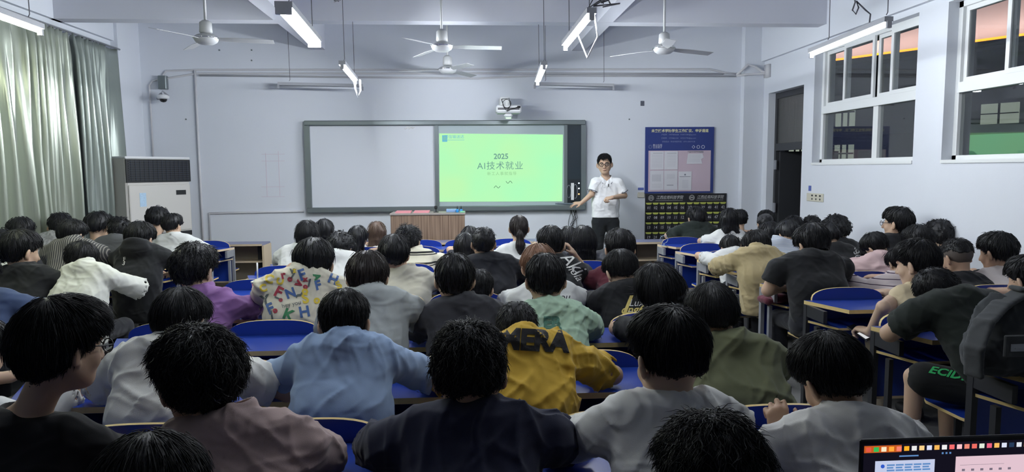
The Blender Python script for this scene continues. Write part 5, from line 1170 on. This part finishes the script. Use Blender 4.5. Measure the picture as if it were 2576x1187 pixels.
# ------------------------------------------------------------------ the person standing by the board
def presenter():
    Y = 9.2; O = V3(*at(1526, 700, Y)); O[2] = .12
    P = empty('person', O, 'standing person in white polo shirt and glasses, hand on a stick by the board', 'person')
    lp = lambda px, py, dy=0: at(px, py, Y+dy)-O
    s = 1.06; T = lp(1521, 386); R = rotm(180+14, 4, 3)
    C = T-V3(0, 0, .135*s)
    nb = lp(1524, 447, .03); Ly = V3(1, 0, 0)
    SL, SR = lp(1498, 458, .0), lp(1556, 460, .0); EL, WLr = lp(1488, 489, -.03), lp(1462, 511, -.01); ER, WRr = lp(1571, 492, .0), lp(1540, 497, -.20)
    p0 = lp(1523, 556, .03); U = nb+V3(0, 0, -.10)
    h = .006
    S = Sdf(V3(-.50, -.34, -.01), V3(.34, .24, T[2]+.05), .0065)
    S.slab(p0, p0*.5+U*.5, Ly, .07, .06, .09, .085, .04); S.slab(p0*.5+U*.5, U, Ly, .06, .095, .085, .07, .04)
    hb = C+R@V3(0, -.018, -.06)*s; S.cap(nb+V3(0, 0, -.05), hb, .056, .052, .03)
    for Sh, E_, W_ in ((SL, EL, WLr), (SR, ER, WRr)):
        S.cap(nb+V3(0, 0, -.04), Sh, .04, .046, .04); S.cap(Sh, E_, .045, .037, .02); S.cap(E_, W_, .038, .025, .012)
    hand(S, WLr, V3(-1, -.1, -.02), V3(.1, -.5, 1), .35, 1.0, side=-1); hand(S, WRr, V3(-.85, -.25, -.15), V3(-.2, -.4, .9), 1.1, 1.0, side=1)
    head_sdf(S, C, R, s, face=True)
    for sg in (-1, 1):
        hp = p0+V3(sg*.085, 0, -.03); K = V3(sg*.13, -.02, .47); Ft = V3(sg*.15, .02, .09)
        S.cap(hp, K, .08, .052, .03); S.cap(K, Ft, .050, .036, .02); S.cap(Ft+V3(0, .02, -.045), Ft+V3(0, -.13, -.055), .03, .026, .02)
    S.obj('body', SKIN[0], P)
    POLO = cloth('polo_white', (.74, .75, .76), .85)
    S = Sdf(V3(-.34, -.22, .66), V3(.34, .24, nb[2]+.08), .0065)
    S.slab(p0+V3(0, 0, -.10), p0*.5+U*.5, Ly, .085, .075, .105, .103, .05); S.slab(p0*.5+U*.5, U, Ly, .075, .10, .103, .082, .05)
    ends = []
    for Sh, E_ in ((SL, EL), (SR, ER)):
        S.cap(nb+V3(0, 0, -.035), Sh, .05, .056, .04); e = Sh+(E_-Sh)*.80; d = nrm(E_-Sh); ends.append((e, d))
        r = S.block(np.minimum(e, Sh)-.16, np.maximum(e, Sh)+.16); dd = S._cap(r[1], Sh.astype(np.float32), (e+d*.03).astype(np.float32), .060, .070)
        q = r[1]-e.astype(np.float32); ax = q@d.astype(np.float32); rad = np.linalg.norm(q-ax[..., None]*d.astype(np.float32), axis=-1)
        dd = np.maximum(dd, ax); dd = np.maximum(dd, -np.maximum(rad-.060, -(ax+.02))); S.join(r[0], dd.astype(np.float32), .03)
    S.wrinkle(.0065, 11)
    S.cap(nb+V3(0, -.01, -.02), nb+V3(0, -.02, .14), .058, .064, .006, sub=True); S.cap(nb+V3(0, -.09, -.05), nb+V3(0, -.08, .03), .016, .03, .01, sub=True)
    z0 = lp(1525, 547)[2]; S.below(z0)
    sh = S.obj('polo_shirt', POLO, P)
    # collar with dark tipping, placket and buttons
    g = G(); n = 15
    ang = np.linspace(-2.55, 2.55, n); pts = []
    for a in ang:
        cxx, cyy = math.sin(a)*.074, math.cos(a)*.066-.008; pts.append((cxx, cyy))
    V = []
    for i, (x, y) in enumerate(pts):
        k = abs(ang[i])/2.55; drop = .032+.034*k**3; out = 1.14+.14*k
        fz = -.050*k**4
        V += [(x, y, .030+fz), (x*out, y*out-.008*k, .030+fz-drop), (x*out*1.03, y*out*1.03-.008*k, .030+fz-drop-.007)]
    V = [V3(*v)+nb+V3(0, -.006, .010) for v in V]; Fc = []; mi = []
    for i in range(n-1):
        for j in (0, 1): Fc.append((i*3+j, i*3+3+j, i*3+4+j, i*3+1+j)); mi.append(j)
    TIP = cloth('polo_tipping', (.02, .025, .06))
    c = mk('collar', V, Fc, [POLO, TIP], sh, True, mi); md = c.modifiers.new('t', 'SOLIDIFY'); md.thickness = .004
    for e, d in ends:
        u = nrm(np.cross(d, V3(0, 1, 0))); w = np.cross(d, u)
        G().tube([e-d*.012+(u*math.cos(t)+w*math.sin(t))*.0715 for t in np.linspace(0, 6.283, 26)], .0035, 5).obj('cuff_tipping', TIP, sh, True)
    g = G()
    for k in range(3): q = nb+V3(.004, -.113+.004*k, -.085-.05*k); g.lathe([(.0045, 0), (.0045, .002)], q, 8)
    g.obj('buttons', INKWH, sh)
    q = lp(1531, 466, -.115); G().box(q[0]-.006, q[0]+.006, q[1]-.002, q[1]+.003, q[2]-.02, q[2]+.02).obj('chest_logo', DARK, sh)
    S = Sdf(V3(-.28, -.17, .04), V3(.28, .22, p0[2]+.12), .010)
    S.slab(p0+V3(0, 0, .0), p0+V3(0, 0, .04), Ly, .085, .075, .100, .098, .03)
    for sg in (-1, 1):
        hp = p0+V3(sg*.085, 0, -.03); K = V3(sg*.13, -.02, .47); Ft = V3(sg*.15, .02, .08); S.cap(hp, K, .098, .078, .03); S.cap(K, Ft, .078, .068, .02)
    S.wrinkle(.004, 5); S.below(.05); S.obj('trousers', cloth('trouser_black', (.011, .013, .015)), P)
    for sg in (-1, 1):
        Ft = V3(sg*.15, .02, .08); S = Sdf(Ft-V3(.07, .24, .10), Ft+V3(.07, .10, .03), .008); S.cap(Ft+V3(0, .02, -.045), Ft+V3(0, -.15, -.050), .040, .034, .02); S.below(.003); S.obj('shoe', mat('shoe_dark', (.02, .02, .022), .6), P)
    head_hair(P, C, R, s, 'short', HBLACK, 2, 4, -.006, nape=-.03, front=.030)
    glasses(P, C, R, s, mat('glasses_frame', (.02, .02, .022), .3), 1.8)
    q = lambda x, y, z: C+R@(V3(x, y, z)*s)
    for sg in (-1, 1):
        e = G(); 
        S = Sdf(q(sg*.033, .083, .004)-.02, q(sg*.033, .083, .004)+.02, .0025); S.ell(q(sg*.033, .082, .003), V3(.012, .010, .0055)*s, R, .001); eo = S.obj('eye', mat('eye_white', (.6, .58, .56), .3), P)
        S = Sdf(q(sg*.034, .09, .003)-.012, q(sg*.034, .09, .003)+.012, .0018); S.ell(q(sg*.034, .091, .003), V3(.0065, .005, .0065)*s, R, .001); S.obj('iris', mat('iris_dark', (.015, .01, .008), .2), eo)
        G().tube([q(sg*.014, .096, .024), q(sg*.032, .098, .030), q(sg*.052, .085, .025)], .0032, 5).obj('eyebrow', HBLACK, P)
    G().tube([q(-.022, .094, -.066), q(-.008, .101, -.063), q(.008, .101, -.063), q(.022, .094, -.066)], [.002, .0045, .0045, .002], 6).obj('lips', mat('lip_tone', (.36, .15, .13), .5), P, True)
presenter()
# ------------------------------------------------------------------ things lying about
# laptop on the desk in front of the camera
lx0 = at(2163, 1105, 1.46); lt = empty('laptop', (lx0[0]+.205, 1.33, DZ), 'open laptop with lit screen at the bottom right corner', 'laptop')
LW, LH = .41, float(lx0[2]-DZ)
G().box(-LW/2, LW/2, -.13, .13, .0, .018, bev=.004).obj('keyboard_base', mat('laptop_grey', (.06, .06, .065), .4, metal=.5), lt)
ld = G(); ld.box(-LW/2, LW/2, -.004, .004, .018, LH, bev=.003); lo_ = ld.obj('lid', mat('laptop_black', (.012, .012, .014), .35), lt); lo_.location = (0, .13, 0)
sc_ = G().box(-LW/2+.008, LW/2-.008, -.0052, -.004, .04, LH-.012).obj('screen', emis('desktop_dark', srgb(20, 18, 30), 1), lo_)
def sbox(x0, x1, z0, z1, m, name, dy=.0060, g=None):
    return G().box(-LW/2+x0, -LW/2+x1, -dy, -dy+.0006, LH-z1, LH-z0).obj(name, m, sc_)
sbox(.035, .175, .050, .22, emis('page_blue_white', srgb(196, 204, 232), 1), 'left_page'); sbox(.225, .40, .046, .22, emis('page_pink', srgb(226, 196, 208), 1), 'right_page')
sbox(.008, .095, .014, .030, emis('taskbar_warm', srgb(200, 92, 34), 1), 'taskbar_glow')
icc = [srgb(230, 90, 70), srgb(50, 190, 90), srgb(250, 235, 200), srgb(255, 170, 60), srgb(250, 130, 110), srgb(255, 180, 40), srgb(235, 235, 235), srgb(250, 210, 140), srgb(220, 225, 250), srgb(250, 185, 90), srgb(240, 240, 240), srgb(250, 110, 110), srgb(255, 200, 205), srgb(240, 140, 120), srgb(240, 110, 100), srgb(225, 235, 220), srgb(240, 100, 130), srgb(250, 190, 100), srgb(220, 225, 245), srgb(40, 60, 90), srgb(225, 230, 240), srgb(255, 200, 90)]
for i, c in enumerate(icc): sbox(.012+i*.0178, .012+i*.0178+.0115, .017, .0275, emis('icon_%d' % i, c, 1), 'taskbar_icon', .0068)
g = G()
for r in range(3):
    for k in range(5): g.box(-LW/2+.062+k*.021, -LW/2+.080+k*.021-.003*(r % 2), -.0072, -.0066, LH-.058-r*.0062-.0035, LH-.058-r*.0062)
g.box(-LW/2+.09, -LW/2+.135, -.0072, -.0066, LH-.041, LH-.038)
for k in range(3): g.box(-LW/2+.19+k*.009, -LW/2+.194+k*.009, -.0072, -.0066, LH-.038, LH-.034)
g.obj('page_text', emis('page_text_blue', srgb(96, 140, 196), 1), sc_)
G().lathe([(.0045, 0), (.0045, .0006)], (0, 0, 0), 16).obj('page_badge', emis('badge_blue', srgb(50, 90, 200), 1), sc_, False, (-LW/2+.052, -.0066, LH-.062)).rotation_euler = (math.pi/2, 0, 0)
g = G(); g.box(-LW/2+.05, -LW/2+.17, -.0070, -.0066, LH-.083, LH-.0825)
for r in range(2):
    for k in range(6): g.box(-LW/2+.24+k*.022, -LW/2+.247+k*.022, -.0070, -.0066, LH-.075-r*.014-.005, LH-.075-r*.014)
g.box(-LW/2+.235, -LW/2+.34, -.0070, -.0066, LH-.066, LH-.0655).box(-LW/2+.26, -LW/2+.32, -.0070, -.0066, LH-.110, LH-.107)
g.obj('page_lines', emis('page_line_grey', srgb(120, 110, 125), 1), sc_)
# backpack on the right bank desk
bx = at(2536, 900, 2.78); bp = empty('backpack', (bx[0], 2.76, DZ), 'dark grey backpack slumped on the desk at the right edge', 'backpack')
BPM = cloth('backpack_grey', (.040, .044, .048)); BPS = cloth('backpack_strap', (.062, .066, .070))
S = Sdf(V3(-.30, -.24, 0), V3(.36, .24, .42), .008)
S.slab(V3(.03, 0, .08), V3(.06, .04, .25), V3(1, 0, 0), .14, .10, .10, .08, .05); S.ell(V3(.10, -.10, .13), V3(.13, .07, .10), None, .03); S.ell(V3(-.05, -.02, .10), V3(.16, .12, .09), None, .04); S.wrinkle(.010, 5, .8); S.below(.004)
S.obj('bag_body', BPM, bp)
S = Sdf(V3(-.34, -.26, 0), V3(.36, .24, .46), .008); pts = [V3(-.23, -.08, .02), V3(-.25, -.10, .14), V3(-.20, -.08, .24), V3(-.08, -.02, .30), V3(.04, .02, .34)]
for a, b in zip(pts, pts[1:]): S.slab(a, b, V3(.35, -1, 0)/1.06, .030, .030, .012, .012, .01)
S.wrinkle(.003, 8); S.below(.004); S.obj('shoulder_strap', BPS, bp)
S = Sdf(V3(-.2, -.26, .1), V3(.30, .24, .46), .008); S.slab(V3(.02, .02, .36), V3(.10, .0, .34), V3(0, 1, 0), .03, .03, .012, .012, .01); S.ell(V3(.17, -.10, .27), V3(.10, .06, .055), None, .01); S.obj('top_flap', BPS, bp)
G().box(-.16, -.04, -.152, -.14, .11, .20, bev=.004).obj('side_patch', BPS, bp)
G().box(-.135, -.065, -.156, -.152, .135, .165).box(-.12, -.09, -.158, -.156, .145, .149).obj('metal_badge', STEEL, bp)
G().box(.0, .05, -.17, -.155, -.22, .16).obj('hanging_strap', DARK, bp)
# soft bags on the book shelves
MAR = cloth('bag_maroon', (.11, .025, .04))
for (px, py, Y, lab, z) in ((1945, 785, 4.98, 'maroon bag on the book shelf beside the broad black tee', .616),):
    c = at(px, py, Y); S = Sdf(V3(-.17, -.12, 0), V3(.17, .12, .12), .007); S.slab(V3(-.08, -.02, .030), V3(.09, .02, .036), V3(0, 1, 0), .06, .05, .026, .030, .02); S.ell(V3(.02, -.03, .06), V3(.07, .04, .022), None, .02); S.wrinkle(.006, 3, 1.2); S.below(.002)
    o = S.obj('shoulder_bag', MAR, None); o.location = (c[0], Y, z); tag(o, lab, 'bag')
# drink cup with straw
c = at(648, 705, 4.98); cu = empty('drink_cup', (c[0], 4.98, DZ), 'pink plastic cup with white lid and straw beside the animal print shirt', 'cup')
G().lathe([(.030, 0), (.042, .10)], n=20).obj('cup_body', mat('cup_pink', (.55, .22, .32), .35), cu, True); G().lathe([(.047, .10), (.047, .108), (.030, .114)], n=20).obj('lid', WHITE, cu, True); G().tube([(0, 0, .1), (.002, 0, .24)], .0055, 8).obj('straw', WHITE, cu, True)
c = at(1537, 705, 4.98); cu = empty('paper_cup', (c[0], 4.98, DZ), 'tall white paper cup before the black tee with gold script', 'cup')
G().lathe([(.035, 0), (.047, .13), (.050, .132), (.050, .137), (.044, .137), (.032, .01)], n=20).obj('cup_body', WHITE, cu, True)
c = at(1668, 598, 7.82); g = G(); g.lathe([(.03, 0), (.03, .006), (.006, .012), (.006, .03)], n=14).tube([(.045*math.cos(t), 0, .075+.045*math.sin(t)) for t in np.linspace(0, 6.28, 18)], .004, 6)
tag(g.obj('clear_stand', mat('clear_plastic', (.5, .62, .8), .1, trans=.5), None, True, (c[0], 7.78, DZ)), 'small clear plastic ring stand on the farthest desk of the right bank', 'stand')
c = at(2205, 715, 4.86); tag(G().box(-.10, .08, -.05, .05, 0, .045, bev=.008).obj('pencil_box', mat('clear_blue_box', (.25, .38, .62), .2), None, False, (2.92, 4.96, DZ)), 'pale blue plastic box on the desk beside the broad black tee', 'box')
c = at(300, 694, 5.95)
for i in range(3):
    o = tag(G().box(-.07, .07, -.05, .05, 0, .004).obj('paper_slip', PAPER, None, False, (c[0]-.03+.05*i, 5.92+.02*i, DZ+.005*i)), ['lowest', 'middle', 'topmost'][i]+' of the white paper slips on the empty desk of the left bank', 'paper', 'paper slips on the left bank desk'); o.rotation_euler = (0, 0, .3*i)
# phone held low
k_ = at(2164, 836, 4.12); tp = tag(G().box(-.04, .04, -.075, .075, -.004, .004, bev=.003).obj('phone', DARK, None, False, tuple(k_)), 'black phone with lit screen in the hand of the sleeveless person', 'phone'); tp.rotation_euler = (.45, -.1, .5)
G().box(-.035, .035, -.06, .0, .0042, .0048).obj('phone_screen', emis('phone_white', (.75, .76, .78), .9), tp)
print('SCRIPT SECONDS', time.time()-T00)
